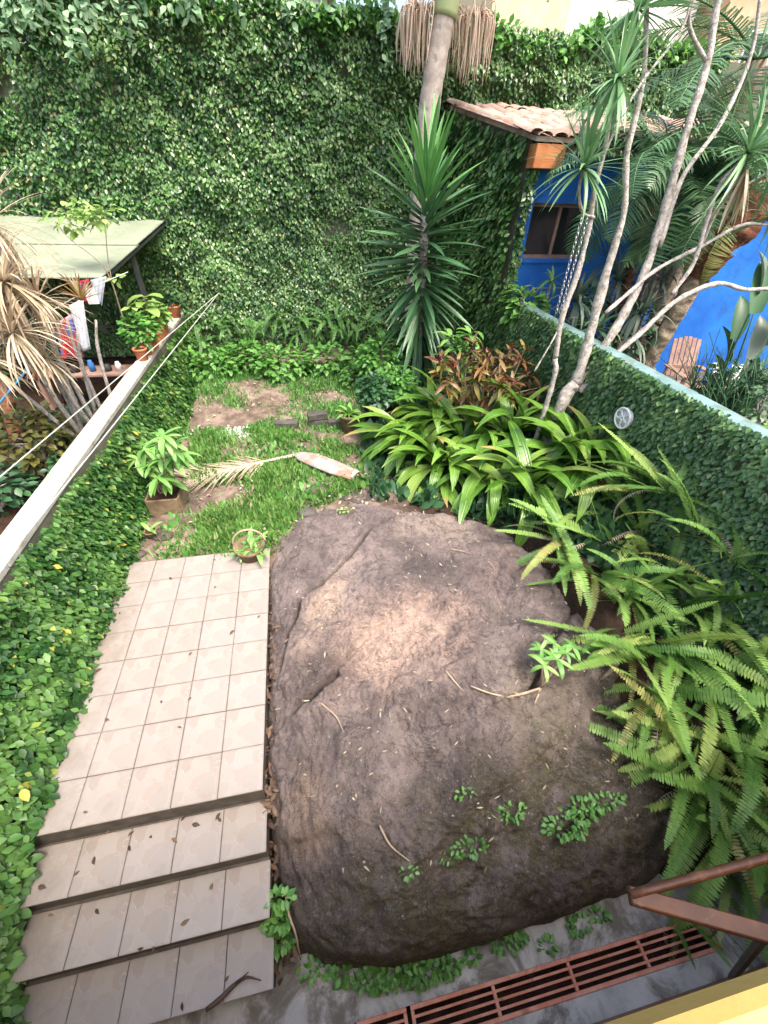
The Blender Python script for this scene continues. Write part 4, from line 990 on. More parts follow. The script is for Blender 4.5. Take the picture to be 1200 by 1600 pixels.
br([Q(896, 605, 3.7), Q(935, 560, 3.85), Q(975, 490, 4.0), Q(1010, 420, 4.15), Q(1040, 320, 4.3), Q(1075, 210, 4.45), Q(1105, 100, 4.6), Q(1125, 0, 4.7), Q(1140, -60, 4.75)], [.085, .08, .078, .074, .068, .062, .055, .05, .045])
br([Q(1030, 385, 4.2), Q(1065, 275, 4.6), Q(1125, 190, 4.9), Q(1170, 90, 5.1), Q(1190, -20, 5.2)], [.05, .042, .036, .03, .026])
br([Q(905, 612, 3.68), Q(950, 570, 3.65), Q(1000, 520, 3.7), Q(1060, 465, 3.8), Q(1120, 446, 3.85), Q(1165, 452, 3.9), Q(1215, 450, 3.95)], [.055, .05, .048, .045, .04, .036, .034])
br([Q(945, 490, 3.9), Q(985, 455, 3.95), Q(1030, 415, 4.05), Q(1095, 385, 4.1), Q(1150, 355, 4.1), Q(1205, 352, 4.1)], [.035, .034, .032, .03, .027, .02])
br([Q(1050, 460, 3.8), Q(1085, 410, 3.9), Q(1105, 345, 3.95), Q(1120, 290, 4.0), Q(1160, 250, 4.0)], [.034, .034, .03, .028, .025])
br([Q(1095, 385, 4.1), Q(1120, 330, 4.1), Q(1160, 300, 4.1), Q(1215, 260, 4.1)], [.026, .025, .022, .02])
br([Q(868, 560, 3.75), Q(876, 500, 3.8), Q(902, 430, 3.85), Q(918, 365, 3.9), Q(932, 300, 3.9), Q(948, 230, 3.95), Q(960, 160, 3.95), Q(966, 130, 3.95)], [.05, .048, .045, .04, .033, .03, .026, .024])
br([tb+np.array([-.25, -.05, -.3]), Q(858, 600, 3.72), Q(868, 560, 3.75)], [.045, .048, .05])
br([Q(928, 340, 3.9), Q(912, 330, 3.85), Q(907, 300, 3.85), Q(912, 262, 3.85)], [.024, .022, .02, .018])
br([Q(835, 580, 3.7), Q(862, 535, 3.75), Q(874, 510, 3.8)], [.014, .014, .014])
br([Q(940, 250, 3.95), Q(975, 190, 4.0), Q(1005, 130, 4.1), Q(1060, 50, 4.2), Q(1085, -20, 4.2)], [.02, .02, .018, .016, .014])
br([Q(1105, 100, 4.6), Q(1080, 40, 4.6), Q(1095, -30, 4.6)], [.03, .026, .022])
for (x, y, Y, n_, L_, ax) in ((966, 122, 3.95, 60, .62, (-.1, 0, 1)), (912, 262, 3.85, 64, .62, (0, -.1, 1)), (1168, 238, 4.0, 66, .80, (.3, -.1, 1)), (996, 15, 4.3, 45, .6, (.3, 0, 1)), (1215, 250, 4.1, 45, .7, (.4, 0, 1)), (1205, 340, 4.1, 30, .5, (.6, 0, .7))):
    obj('leaf_tuft', *rosette(Q(x, y, Y), n_, L_, .038, rg, -.75, 1.45, (.2, .8), ax), G_drac, dt, True)
o = obj('dry_tuft', *rosette(Q(1168, 262, 4.0), 22, .6, .035, rg, -1.4, -.7, (.1, .4)), M_straw, dt, True)
# ------------------------------------------------------------------ croton and light bush behind the clumps
rg = np.random.default_rng(121)
cp_ = np.array([3.55, 4.95, .38])
ck = root('croton_bush', cp_, 'croton bush with reddish brown and yellow leaves behind the broad clumps', 'shrub')
CM = [mk_mesh('leaf', *strip_leaf(1.0, .22, a, 5, .3, (.4, 1.0, .8), tw), G_croton, True) for a, tw in ((.5, .3), (1.0, -.5), (.2, .8))]
st_ = []
tips = [(715, 560), (735, 600), (760, 545), (745, 575), (785, 560), (800, 600), (775, 590), (820, 545), (830, 580), (700, 590), (720, 620), (760, 620), (845, 605), (800, 540), (740, 535), (815, 625), (690, 560), (755, 570), (790, 580)]
for (x, y) in tips:
    e = AY(x, y, 4.75+rg.normal(0, .22)); m = (cp_+e)/2+rg.normal(0, .06, 3); st_.append(tube([cp_+rg.normal(0, .05, 3)*[1, 1, 0], m, e], [.016, .012, .007], 5, 3))
    for k in range(24):
        az = k*2.4; inst('leaf', CM[rg.integers(3)], ck, pose(e-np.array([0, 0, rg.uniform(0, .3)]), az, rg.uniform(-.9, 1.1), rg.normal(0, .4), rg.uniform(.16, .32)))
obj('stems', *join(st_), M_twig, ck, True)
lb_ = np.array([3.3, 5.9, .3]); lbp = root('light_bush', lb_, 'fresh light green bush between the yucca and croton', 'shrub')
MM = [mk_mesh('leaf', *strip_leaf(1.0, .26, a, 6, .25, (.4, 1.0, .85), 0), G_mango, True) for a in (.5, 1.0, 1.4)]
sts = []
for (x, y) in ((715, 540), (735, 520), (745, 555), (705, 525), (700, 560), (728, 545), (720, 575)):
    e = AY(x, y, 5.8+rg.normal(0, .15)); sts.append(tube([lb_, (lb_+e)/2+rg.normal(0, .05, 3), e], [.014, .01, .006], 5, 3))
    for k in range(11): inst('leaf', MM[rg.integers(3)], lbp, pose(e-np.array([0, 0, rg.uniform(0, .1)]), k*2.4, rg.uniform(-.2, .9), 0, rg.uniform(.25, .4)))
obj('stems', *join(sts), M_twig, lbp, True)
# bushes left of the yucca
for (x, y, Y, r, n, s, mt, lb) in ((600, 560, 7.0, (.55, .45, .5), 900, .13, G_bush, 'feathery light green bush behind the clay pots'), (560, 590, 7.4, (.4, .35, .3), 450, .12, G_weed, 'low green bush at the left of the clay pots'), (815, 480, 6.4, (.3, .3, .35), 240, .2, G_mango, 'pale green bush peeping over the end of the garden wall')):
    c = AY(x, y, Y); t = root('leafy_bush', (c[0], c[1], float(soil_z(c[0], c[1]))), lb, 'shrub')
    leaf_cloud(c, r, n, s, mt, rg, t); obj('stems', *join([tube([(c[0], c[1], float(soil_z(c[0], c[1]))-.05), c+rg.normal(0, .1, 3), c+rg.normal(0, .25, 3)], [.02, .014, .008], 5, 3) for _ in range(5)]), M_twig, t, True)

# ------------------------------------------------------------------ pots on the ground
def pot(c, r, h, mat, label, name='clay_pot', taper=.78):
    t = root(name, c, label, 'pot')
    obj('body', *lathe([(0, 0), (r*taper, 0), (r*.97, h*.8), (r, h*.82), (r*1.06, h*.83), (r*1.06, h), (r*.93, h), (r*.9, h*.86), (0, h*.86)], c, 24, .01), mat, t, True)
    obj('soil', *lathe([(0, h*.9), (r*.55, h*.9), (r*.9, h*.87)], c, 16), M_earth, t, True)
    return t
p = AZ(547, 672); pot(p, .19, .34, M_oldpot, 'round clay pot at the end of the brick row', 'clay_pot', .82)
t = root('potted_plant', p+np.array([0, 0, .3]), 'dark leafy plant growing in the round clay pot', 'plant')
for k in range(26): inst('leaf', MM[rg.integers(3)] if k % 2 else BM[0], t, pose(p+np.array([0, 0, .3]), k*2.4, rg.uniform(.2, 1.3), 0, rg.uniform(.2, .34)))
p = AZ(583, 662); pot(p, .17, .36, M_black, 'black plastic pot standing right behind the round clay pot', 'plastic_pot', .8)
t = root('potted_plant', p+np.array([0, 0, .33]), 'blue green bushy plant in the black plastic pot', 'plant'); leaf_cloud(p+np.array([0, 0, .62]), (.33, .33, .33), 420, .11, G_deep, rg, t)
p = AZ(612, 650); pot(p, .16, .3, M_black, 'low black pot half hidden beside the broad leaves', 'plastic_pot', .8)
t = root('potted_plant', p+np.array([0, 0, .3]), 'bright green bush in the low black pot', 'plant'); leaf_cloud(p+np.array([.05, 0, .6]), (.36, .36, .35), 420, .11, G_bush, rg, t)
# bricks
for k, (x, y, dz, w_, lb) in enumerate(((448, 668, 0, .42, 'leftmost dark brick of the row, mostly grassed over'), (497, 664, 0, .36, 'dark brick lying in the middle of the row'), (525, 664, 0, .30, 'dark brick in the row nearest the clay pot'), (494, 650, .13, .36, 'dark block lying on top of the brick row'))):
    p = AZ(x, y); p[2] = float(soil_z(p[0], p[1]))
    if k == 3: p = AZ(497, 664); p[2] = float(soil_z(p[0], p[1]))
    o = obj('brick', *box(p+np.array([0, 0, .065+dz]), (w_, .17, .125), -.08+.06*k, .012), M_stone, None); tag(o, lb, 'brick')

# ------------------------------------------------------------------ fallen palm frond with its sheath
rg = np.random.default_rng(131)
ff = root('fallen_frond', AZ(460, 715), 'dry palm frond with a pale sheath lying on the lawn', 'palm frond')
ra = [AZ(295, 748, .05), AZ(340, 738, .08), AZ(400, 724, .08), AZ(462, 711, .06)]
obj('rachis', *tube(ra, [.006, .012, .018, .03], 7, 5), M_dryfr, ff, True)
lf = []
C_, _ = crom(ra, [1]*4, 12)
for k in range(len(C_)):
    t = k/len(C_)
    if t > .72: break
    for s in (-1, 1):
        for e_ in range(2):
            L_ = .58*(1-.45*abs(t-.3))*rg.uniform(.7, 1.1); v, f = strip_leaf(L_, .028, rg.uniform(.0, .3), 4, .3, (.7, 1, .6))
            d_ = C_[min(k+1, len(C_)-1)]-C_[k]; az0 = math.atan2(d_[0], d_[1])+math.pi
            M3 = np.array(pose((0, 0, 0), az0+s*rg.uniform(.5, .95), rg.uniform(-.05, .12)))[:3, :3]
            lf.append((v@M3.T+C_[k]+d_*.5*e_, f))
o = obj('leaflets', *join(lf), M_dryfr, ff, True); o['kind'] = 'stuff'
# sheath: a boat-shaped curled shell
S0, S1 = AZ(462, 711, .05), AZ(552, 744, .03); ax_ = S1-S0; LL = np.linalg.norm(ax_); ax_ /= LL; sd = np.cross(ax_, (0, 0, 1)); sd /= np.linalg.norm(sd)
V = []; F = []; n_, m_ = 16, 10
for i in range(n_+1):
    t = i/n_; wd = np.interp(t, [0, .12, .35, .7, 1], [.035, .12, .17, .175, .13]); hg = np.interp(t, [0, .3, 1], [.03, .09, .05])
    for j in range(m_+1):
        u = j/m_*2-1; V.append(S0+ax_*LL*t*1.05+sd*wd*math.sin(u*1.5)+np.array([0, 0, hg*math.cos(u*1.5)+.02+.008*math.sin(u*14+t*3)]))
for i in range(n_):
    for j in range(m_): F.append((i*(m_+1)+j, i*(m_+1)+j+1, (i+1)*(m_+1)+j+1, (i+1)*(m_+1)+j))
so_ = obj('sheath', V, F, M_sheath, ff, True); md = so_.modifiers.new('thick', 'SOLIDIFY'); md.thickness = .012

# ------------------------------------------------------------------ square planter and plants beside the hedge
p = AZ(262, 800); pz = float(soil_z(p[0], p[1])); rzp = .05
sp_ = root('square_planter', (p[0], p[1], pz), 'square grey-brown planter beside the ivy hedge', 'planter')
w_ = .40; h_ = .24; prt = []
for dx, dy, sx, sy in ((0, -w_/2, w_, .03), (0, w_/2, w_, .03), (-w_/2, 0, .03, w_-.035), (w_/2, 0, .03, w_-.035)): prt.append(box((p[0]+dx, p[1]+dy+.15, pz+h_/2), (sx, sy, h_), 0, .006))
obj('sides', *join(prt), M_oldpot, sp_); obj('soil', *box((p[0], p[1]+.15, pz+.09), (w_-.035, w_-.035, .17)), M_earth, sp_)
c0 = np.array([p[0], p[1]+.15, pz+.2]); sb = root('soft_leaf_bush', c0, 'bright soft-leaved bush growing in the square planter', 'shrub')
s_ = []
for (x, y) in ((245, 690), (225, 700), (265, 695), (250, 715), (235, 725), (270, 715), (255, 680), (215, 715), (280, 705), (245, 745), (262, 750)):
    e = AY(x, y, c0[1]+rg.normal(0, .14)); s_.append(tube([c0, (c0+e)/2+rg.normal(0, .03, 3), e], [.014, .011, .006], 5, 3))
    for k in range(12): inst('leaf', MM[rg.integers(3)], sb, pose(e-np.array([0, 0, rg.uniform(0, .05)]), k*2.4+rg.random(), rg.uniform(-.5, .6), 0, rg.uniform(.18, .30)))
obj('stems', *join(s_), M_twig, sb, True)
p = on_soil(238, 838); pot(p, .07, .1, M_oldpot, 'tiny clay pot on the soil in front of the square planter')
t = root('seedling', p+np.array([0, 0, .09]), 'two-leaved pale seedling in the tiny pot', 'plant')
for az in (-.8, 1.0, 2.4): inst('leaf', MM[1], t, pose(p+np.array([0, 0, .09]), az, .8, 0, .2))
p = on_soil(258, 845)
for k, (x, y, s, lb) in enumerate(((255, 838, .10, 'flat grey stone between the planter and the lawn'), (213, 868, .08, 'small grey stone at the far left corner of the landing'), (480, 800, .11, 'small grey rock at the far left end of the boulder'), (495, 765, .12, 'pale stone half sunk in the lawn beside the sheath'))):
    p = on_soil(x, y); V, F = lathe([(0, 0), (.8, .0), (1.0, .3), (.85, .6), (.4, .75), (0, .8)], (0, 0, 0), 14); V = V*np.array([s*1.3, s, s*.7]); V *= (1+.25*vnoise(V*13+k*5))[:, None]
    o = obj('stone', V+p-np.array([0, 0, .01]), F, M_grout if k != 2 else M_stone, None, True); tag(o, lb, 'stone')
# basket pot at the landing corner
p = AZ(393, 868, 0.0); p[2] = -.02
bp = root('handled_basket_pot', p, 'brown pot with a hoop handle at the far corner of the landing', 'pot')
obj('body', *lathe([(0, 0), (.13, 0), (.17, .16), (.185, .16), (.185, .2), (.165, .2), (.15, .13), (0, .13)], p, 20), M_oldpot, bp, True)
hp = [p+np.array([.19*math.cos(a), .05+.02*math.sin(a), .18+.2*math.sin(a)]) for a in np.linspace(0, math.pi, 9)]
obj('handle', *tube(hp, .013, 6, 2), M_twig, bp, True)
t = root('trailing_plant', p+np.array([0, 0, .15]), 'trailing variegated plant spilling from the hoop-handled pot', 'plant')
for k in range(46): inst('leaf', MM[rg.integers(3)] if k % 3 else FM[4], t, pose(p+np.array([rg.normal(0, .06), rg.normal(0, .06), .14]), rg.uniform(0, 6.28), rg.uniform(-.5, 1.1), 0, rg.uniform(.12, .24)))

# ------------------------------------------------------------------ weeds on and below the boulder
WL = leaf8
rg = np.random.default_rng(141)
def weed(px, py, r, n, s, lb, rock=True, z=None, mat=None):
    p = AZ(px, py, z) if z is not None else on_rock(px, py); t = root('rock_weed', p, lb, 'weed', 'weeds on and round the boulder')
    leaf_cloud(p+np.array([0, 0, r*.2]), (r*1.6, r*.6, r*.3), int(n*1.8), s*.62, mat or G_weed, rg, t, leaf8)
weed(880, 1290, .13, 60, .07, 'leafy weed patch on the lower right of the boulder, left half')
weed(905, 1268, .11, 50, .07, 'leafy weed patch on the lower right of the boulder, middle')
weed(945, 1255, .10, 40, .065, 'leafy weed patch on the lower right of the boulder, right end')
weed(795, 1272, .09, 32, .065, 'small weed in the fold on the right half of the boulder')
weed(728, 1325, .09, 36, .06, 'small weed on the lower middle of the boulder')
weed(700, 1340, .05, 14, .05, 'tiny weed left of the lower middle weed on the boulder')
weed(640, 1362, .045, 10, .06, 'tiny lone weed sprig on the lower boulder')
weed(725, 1240, .05, 12, .06, 'pale weed sprig in the centre of the boulder')
weed(540, 798, .07, 30, .06, 'bright weed on the far edge of the boulder', mat=G_yleaf)
weed(470, 790, .14, 80, .06, 'weeds at the corner where the lawn meets the boulder')
for k, (x, y, r, n, lb) in enumerate(((500, 1512, .09, 36, 'weed at the foot of the boulder nearest the steps'), (545, 1520, .10, 50, 'second weed along the foot of the boulder from the steps'), (590, 1528, .11, 60, 'third weed along the foot of the boulder from the steps'), (630, 1508, .15, 110, 'tallest weed clump at the foot of the boulder above the grate gap'), (665, 1518, .12, 70, 'weed right of the tallest clump at the foot of the boulder'), (695, 1512, .08, 30, 'last weed of the dense row at the foot of the boulder'), (738, 1495, .05, 14, 'lone sprig on the path edge below the boulder'), (790, 1470, .09, 40, 'weed at the foot of the boulder in the middle of the grate'), (808, 1468, .05, 16, 'small sprig right of the mid-grate weed'), (855, 1478, .06, 12, 'pale weed right at the grate edge'), (905, 1445, .07, 22, 'weed under the dark overhang of the boulder'), (935, 1430, .05, 14, 'tiny weed near the apex of the brown frame'))):
    weed(x, y, r, n, .075, lb, z=-.88, mat=G_bush if k % 3 == 0 else G_weed)
for k, (y, n) in enumerate(((1405, 30), (1440, 60), (1475, 60))):
    weed(437, y, .07, n, .09, 'weed in the gap beside the lower steps, '+('uppermost', 'middle one', 'lowest')[k], z=-.5-.15*k, mat=G_bush)
# leafy plant with pale stems on the right flank
p = on_rock(845, 1075); t = root('leafy_rock_plant', p, 'soft-leaved plant with pale woody stems on the right flank of the boulder', 'plant')
s_ = []
for (x, y) in ((865, 1005), (845, 1015), (885, 1020), (870, 1030), (850, 1040), (895, 1010)):
    e = AZ(x, y, p[2]+.35); s_.append(tube([p, (p+e)/2+np.array([0, 0, .05]), e], [.010, .008, .005], 5, 3))
    for k in range(6): inst('leaf', MM[rg.integers(3)], t, pose(e, k*2.4, rg.uniform(-.3, .6), 0, rg.uniform(.12, .2)))
s_.append(tube([p, on_rock(815, 1085)+np.array([0, 0, .01]), on_rock(790, 1090)+np.array([0, 0, .01])], [.012, .012, .006], 6, 3)); s_.append(tube([p, on_rock(835, 1100)+np.array([0, 0, .01])], [.011, .006], 6, 1))
obj('stems', *join(s_), M_twig, t, True)

# ------------------------------------------------------------------ wall ornament
p = AX(978, 653, WX-.12); wo_ = root('wall_ornament', p, 'round white petalled ornament hanging on the ivy wall', 'ornament')
n = NT('ornament_glass'); M_og = n.done((.55, .53, .55), .4)
def disc(c, r, th, seg=24):
    return [(c[0]-th*(i > 0), c[1]+(r if i < 2 else 0)*math.cos(2*math.pi*k/seg), c[2]+(r if i < 2 else 0)*math.sin(2*math.pi*k/seg)) for i in (0, 1, 2) for k in range(seg)]
V = disc(p, .125, .04); F = [(i*24+k, i*24+(k+1) % 24, (i+1)*24+(k+1) % 24, (i+1)*24+k) for i in (0, 1) for k in range(24)]
obj('disc', V, F, M_og, wo_, True)
def loop(c, ry, rz_, r, a0=0):
    return tube([c+np.array([-.05, ry*math.cos(a), rz_*math.sin(a)]) for a in np.linspace(0, 2*math.pi, 17)], r, 6, 1, cap=False)
obj('rim', *loop(p, .125, .125, .012), M_white, wo_, True)
for k in range(5):
    a = k*2*math.pi/5+.3; obj('petal', *loop(p+np.array([0, .07*math.cos(a), .07*math.sin(a)]), .05, .05, .008), M_white, wo_, True)
obj('boss', *loop(p, .025, .025, .012), M_white, wo_, True)

# ------------------------------------------------------------------ right neighbour: palms, chair, plants, chain
rg = np.random.default_rng(151)
PH = [mk_mesh('frond', *frond(1.0, .50, a, 44, .014, .2, .55, .35, 60+i, .011, .15, .15), G_palm, True) for i, a in enumerate((.7, 1.2, 1.7))]
sp = root('slanting_palm', AY(1005, 590, 5.3)*np.array([1, 1, 0])+np.array([0, 0, .2]), 'slanting palm with a scaly trunk behind the garden wall', 'palm tree')
tr = [AY(985, 640, 5.3), AY(1010, 570, 5.3), AY(1050, 500, 5.3), AY(1090, 430, 5.3), AY(1130, 370, 5.3), AY(1165, 325, 5.3)]
tr[0][2] = .1
Vt, Ft = tube(tr, [.17, .15, .14, .15, .2, .2], 14, 16)
Vt += (.022*np.sign(np.sin(Vt[:, 2]*30))*np.sign(np.sin(np.arctan2(Vt[:, 1]-5.3, Vt[:, 0]-7)*14)))[:, None]*np.array([.4, 1, .3])
obj('trunk', Vt, Ft, M_scaly, sp, True)
Vb, Fb = tube([tr[3]-np.array([.02, 0, .05]), tr[4], tr[5], tr[5]+np.array([.2, 0, .25])], [.17, .30, .33, .18], 16, 8, .35)
obj('fibre_mass', Vb, Fb, M_fibre, sp, True)
stb = []
for k in range(60):
    t = rg.random(); c = tr[3]*(1-t)+tr[5]*t; a = rg.uniform(0, 6.28); d_ = np.array([math.cos(a)*.6, math.sin(a), .7]); stb.append(tube([c+d_*.1, c+d_*rg.uniform(.3, .45)], [.03, .015], 4, 1))
obj('leaf_stubs', *join(stb), M_fibre, sp, True)['kind'] = 'stuff'
cc_ = tr[5]+np.array([.1, 0, .2])
for (az, el, L_) in ((-1.75, .55, 2.5), (-1.55, .2, 2.6), (-1.9, .1, 2.3), (-1.45, .8, 2.6), (-1.2, .5, 2.4), (-.8, .9, 2.2), (0, 1.0, 2.2), (.8, .8, 2.2), (1.6, .7, 2.2), (2.4, .6, 2.0), (-1.65, -.15, 2.2)):
    inst('frond', PH[rg.integers(3)], sp, pose(cc_, az, el, rg.normal(0, .25), L_))
for az, el in ((-1.5, -.3), (-1.9, -.45)): inst('dry_frond', PFY, sp, pose(cc_, az, el, 0, 1.5))
# taller palm further right
cr2 = AY(1165, 95, 6.4); s2 = root('rear_palm', (cr2[0]+.3, 6.6, .2), 'tall palm at the top right corner behind the grey branches', 'palm tree')
obj('trunk', *tube([(cr2[0]+.5, 6.55, .1), (cr2[0]+.4, 6.5, 2.5), cr2+np.array([.1, -.1, 0])], [.15, .13, .12], 12, 8, .1), M_scaly, s2, True)
for (az, el, L_) in ((-1.6, .5, 2.2), (-1.3, .1, 2.3), (-2.0, .2, 2.3), (-2.6, .3, 2.0), (-.8, .6, 2.0), (3.1, .1, 2.0), (2.5, .4, 2.0), (1.6, .5, 2.0), (.6, .7, 2.0), (-1.75, -.3, 2.0), (-2.3, -.35, 2.0)):
    inst('frond', PH[rg.integers(3)], s2, pose(cr2+np.array([.1, -.1, 0]), az, el, rg.normal(0, .25), L_))
inst('dry_frond', PFY, s2, pose(cr2, -1.9, -.7, 0, 1.4))
# feather palm in front of the blue wall
c3 = AY(1035, 265, 5.9); s3 = root('feather_palm', (c3[0]+.15, 5.9, .2), 'feathery palm arching over the blue window', 'palm tree')
obj('trunk', *tube([(c3[0]+.25, 5.95, .1), (c3[0]+.15, 5.9, 1.6), c3], [.1, .085, .08], 10, 8, .15), M_fibre, s3, True)
for (az, el, L_) in ((-1.55, .25, 1.9), (-1.75, .0, 1.9), (-2.0, .45, 1.8), (-1.35, .6, 2.0), (-2.3, .1, 1.7), (-2.7, .3, 1.7), (-1.9, -.3, 1.7), (-2.5, -.35, 1.5), (3.1, 0, 1.6), (2.6, .3, 1.7), (2.0, .4, 1.8), (1.4, .6, 1.8), (.5, .9, 1.7), (-.5, .9, 1.8), (-1.0, .8, 1.8), (-1.6, .8, 1.9), (2.3, -.2, 1.5), (-3.0, -.5, 1.4)):
    inst('frond', PH[rg.integers(3)], s3, pose(c3, az, el, rg.normal(0, .3), L_))
# drooping strap-leaf plants
for (x, y, Y, n_, L_, mt, lb) in ((900, 470, 5.7, 40, .75, G_stripe, 'drooping grey-green strap plant in front of the blue window'), (965, 440, 5.9, 46, .85, G_stripe, 'drooping grey-green strap plant in the middle of the neighbour bed'), (1000, 490, 5.4, 40, .8, G_stripe, 'drooping grey-green strap plant beside the slanting palm'), (930, 515, 5.2, 30, .6, G_drac, 'low strap plant just behind the wall cap'), (1045, 400, 6.1, 36, .8, G_stripe, 'drooping strap plant below the palm crown'), (862, 440, 6.3, 16, .35, G_mango, 'small pale strap seedling against the blue wall')):
    c = AY(x, y, Y); t = root('strap_plant', (c[0], c[1], .2), lb, 'plant', 'strap-leaved plants behind the garden wall')
    obj('stem', *tube([(c[0]+.05, c[1], .15), (c[0], c[1], c[2]*.6), c], [.03, .025, .02], 6, 3, .1), M_bark, t, True)
    obj('leaf_tuft', *rosette(c, n_, L_, .055, rg, -.3, 1.3, (.9, 2.0)), mt, t, True)
    obj('lower_tuft', *rosette(c-np.array([.05, .1, .35]), n_//2, L_*.9, .055, rg, -.6, .8, (.8, 1.8)), mt, t, True)
# bird of paradise at the right edge
def paddle(L, W): return strip_leaf(L, W, .5, 8, .5, (.55, 1.0, .9))
PD = mk_mesh('leaf', *paddle(1.25, .46), G_deep, True); PD2 = mk_mesh('leaf', *paddle(1.25, .46), G_stripe, True)
base = np.array([7.6, 4.2, .2]); bp_ = root('paddle_leaf_plant', base, 'tall paddle-leaved plant at the right edge behind the garden wall', 'plant')
sk = []
for (x, y, Y, L_, az) in ((1146, 510, 4.5, .55, .2), (1178, 470, 4.3, .6, -.1), (1122, 590, 4.6, .55, -.3), (1160, 590, 4.4, .55, .3), (1195, 520, 4.2, .6, .4), (1205, 580, 4.2, .5, .2), (1185, 440, 4.4, .5, 0), (1135, 545, 4.6, .5, -.5), (1170, 540, 4.3, .55, .5), (1110, 610, 4.7, .45, -.4), (1190, 610, 4.2, .5, -.2), (1150, 630, 4.5, .45, .3)):
    e = AY(x, y+20, Y); sk.append(tube([base+rg.normal(0, .12, 3)*[1, 1, 0], (base+e)/2+rg.normal(0, .04, 3), e], [.02, .016, .01], 5, 3)); inst('leaf', PD if rg.random() < .5 else PD2, bp_, pose(e, az, 1.25, rg.normal(0, .8), L_))
for k in range(70):
    a = rg.uniform(-1.2, 1.2); sk.append(tube([base+rg.normal(0, .12, 3)*[1, 1, 0], base+np.array([math.sin(a)*.5, rg.normal(0, .25), .7]), base+np.array([math.sin(a)*1.0, rg.normal(0, .4), 1.15+rg.random()*.5])], [.014, .011, .004], 4, 3))
obj('stalks', *join(sk), G_deep, bp_, True)
for (x, y, Y, r, n_, s, mt, lb) in ((1150, 610, 4.6, (.5, .45, .45), 300, .17, G_deep, 'dark leafy shrub below the paddle leaves'), (1195, 625, 4.0, (.5, .4, .4), 260, .16, G_palm, 'leafy shrub at the right edge beside the wall cap'), (985, 520, 5.6, (.5, .4, .5), 260, .17, G_deep, 'dark shrub left of the slanting palm trunk'), (915, 490, 5.9, (.4, .35, .4), 200, .16, G_palm, 'leafy shrub behind the hanging chains'), (1060, 330, 6.4, (.8, .4, .7), 420, .19, G_deep, 'dense dark shrub under the roof eave'), (1150, 250, 6.5, (.9, .4, .8), 420, .19, G_palm, 'tall leafy shrub at the right against the blue wall')):
    c = AY(x, y, Y); t = root('terrace_shrub', (c[0], c[1], .2), lb, 'shrub', 'shrubs on the neighbour terrace'); leaf_cloud(c, r, n_, s, mt, rg, t)
    obj('stems', *join([tube([(c[0]+rg.normal(0, .05), c[1]+rg.normal(0, .05), .15), (c[0]+rg.normal(0, .08), c[1], (c[2]+.2)*.5), c+rg.normal(0, .2, 3)], [.03, .02, .01], 5, 3) for _ in range(4)]), M_bark, t, True)
# chain
c0, c1 = AY(912, 330, 4.9), AY(868, 492, 4.9)
LK = mk_mesh('link', *tube([(.016*math.cos(a), 0, .034*math.sin(a)) for a in np.linspace(0, 2*math.pi, 11)], .006, 5, 1, cap=False), M_chrome, True)
for q_, lb in ((0, 'left galvanised chain hanging beside the blue window'), (.09, 'right galvanised chain of the hanging pair')):
    a, b = c0+np.array([q_, 0, 0]), c1+np.array([q_*.7, 0, 0]); t = root('hanging_chain', a, lb, 'chain', 'hanging chain pair'); n_ = int(np.linalg.norm(b-a)/.052)
    for k in range(n_): inst('link', LK, t, Matrix.Translation(Vector(a+(b-a)*k/n_)) @ Matrix.Rotation(-.0, 4, 'Y') @ Matrix.Rotation(math.pi/2*(k % 2)+.4, 4, 'Z') @ Matrix.Scale(1.0, 4))
# slatted chairs
def adirondack(c, rz, label):
    t = root('slatted_chair', c, label, 'chair', 'slatted wooden chairs on the terrace')
    Rz = np.array(Matrix.Rotation(rz, 3, 'Z')); W = lambda vf: (vf[0]@Rz.T+np.asarray(c), vf[1])
    for k in range(6):
        x = -.25+k*.1; v, f = box((0, 0, .42), (.085, .022, .84-.05*abs(k-2.5)), 0, .003); Rx = np.array(Matrix.Rotation(-.38, 3, 'X')); v = v@Rx.T+np.array([x, .22, .30]); obj('back_slat', *W((v, f)), M_wood, t)
    for k in range(5): obj('seat_slat', *W(box((0, -.38+k*.115, .36-k*.02), (.56, .1, .02), 0, .003)), M_wood, t)
    for s in (-1, 1):
        obj('arm', *W(box((s*.34, -.08, .56), (.13, .72, .022), 0, .004)), M_wood, t)
        obj('leg', *W(box((s*.31, -.38, .275), (.09, .025, .55), 0, .003)), M_wood, t); obj('leg', *W(box((s*.30, .27, .275), (.07, .025, .55), 0, .003)), M_wood, t)
    obj('back_rail', *W(box((0, .30, .52), (.62, .03, .08), 0, .003)), M_wood, t)
p = AY(1060, 600, 5.9); adirondack((p[0]-.05, 5.75, .2), -.2, 'slatted wooden armchair right of the slanting palm')
p = AY(985, 560, 6.3); adirondack((p[0], 6.35, .2), -.2, 'slatted wooden armchair hidden behind the slanting palm trunk')
p = AY(1100, 600, 5.5); bn = root('low_bench', (p[0]+.3, 5.45, .2), 'low wooden bench beside the slatted armchair', 'bench')
for k in range(4): obj('slat', *bx(p[0]-.25, p[0]+.95, 5.2+k*.13, 5.31+k*.13, .52, .55, .003), M_wood, bn)
for x in (-.2, .9): obj('leg', *bx(p[0]+x-.03, p[0]+x+.03, 5.22, 5.68, .2, .518), M_wood, bn)
n = NT('blue_white_cushion'); sx = n.n('SeparateXYZ'); n.l(n.co(), sx.inputs[0]); M_cush = n.done(n.ramp(n.math('ADD', n.math('MULTIPLY', sx.outputs[0], 1.6), .5), [(.3, (.04, .16, .42)), (.45, (.55, .6, .62)), (1, (.66, .63, .58))]), .9, n.bump(n.noise(90), .3, .004))
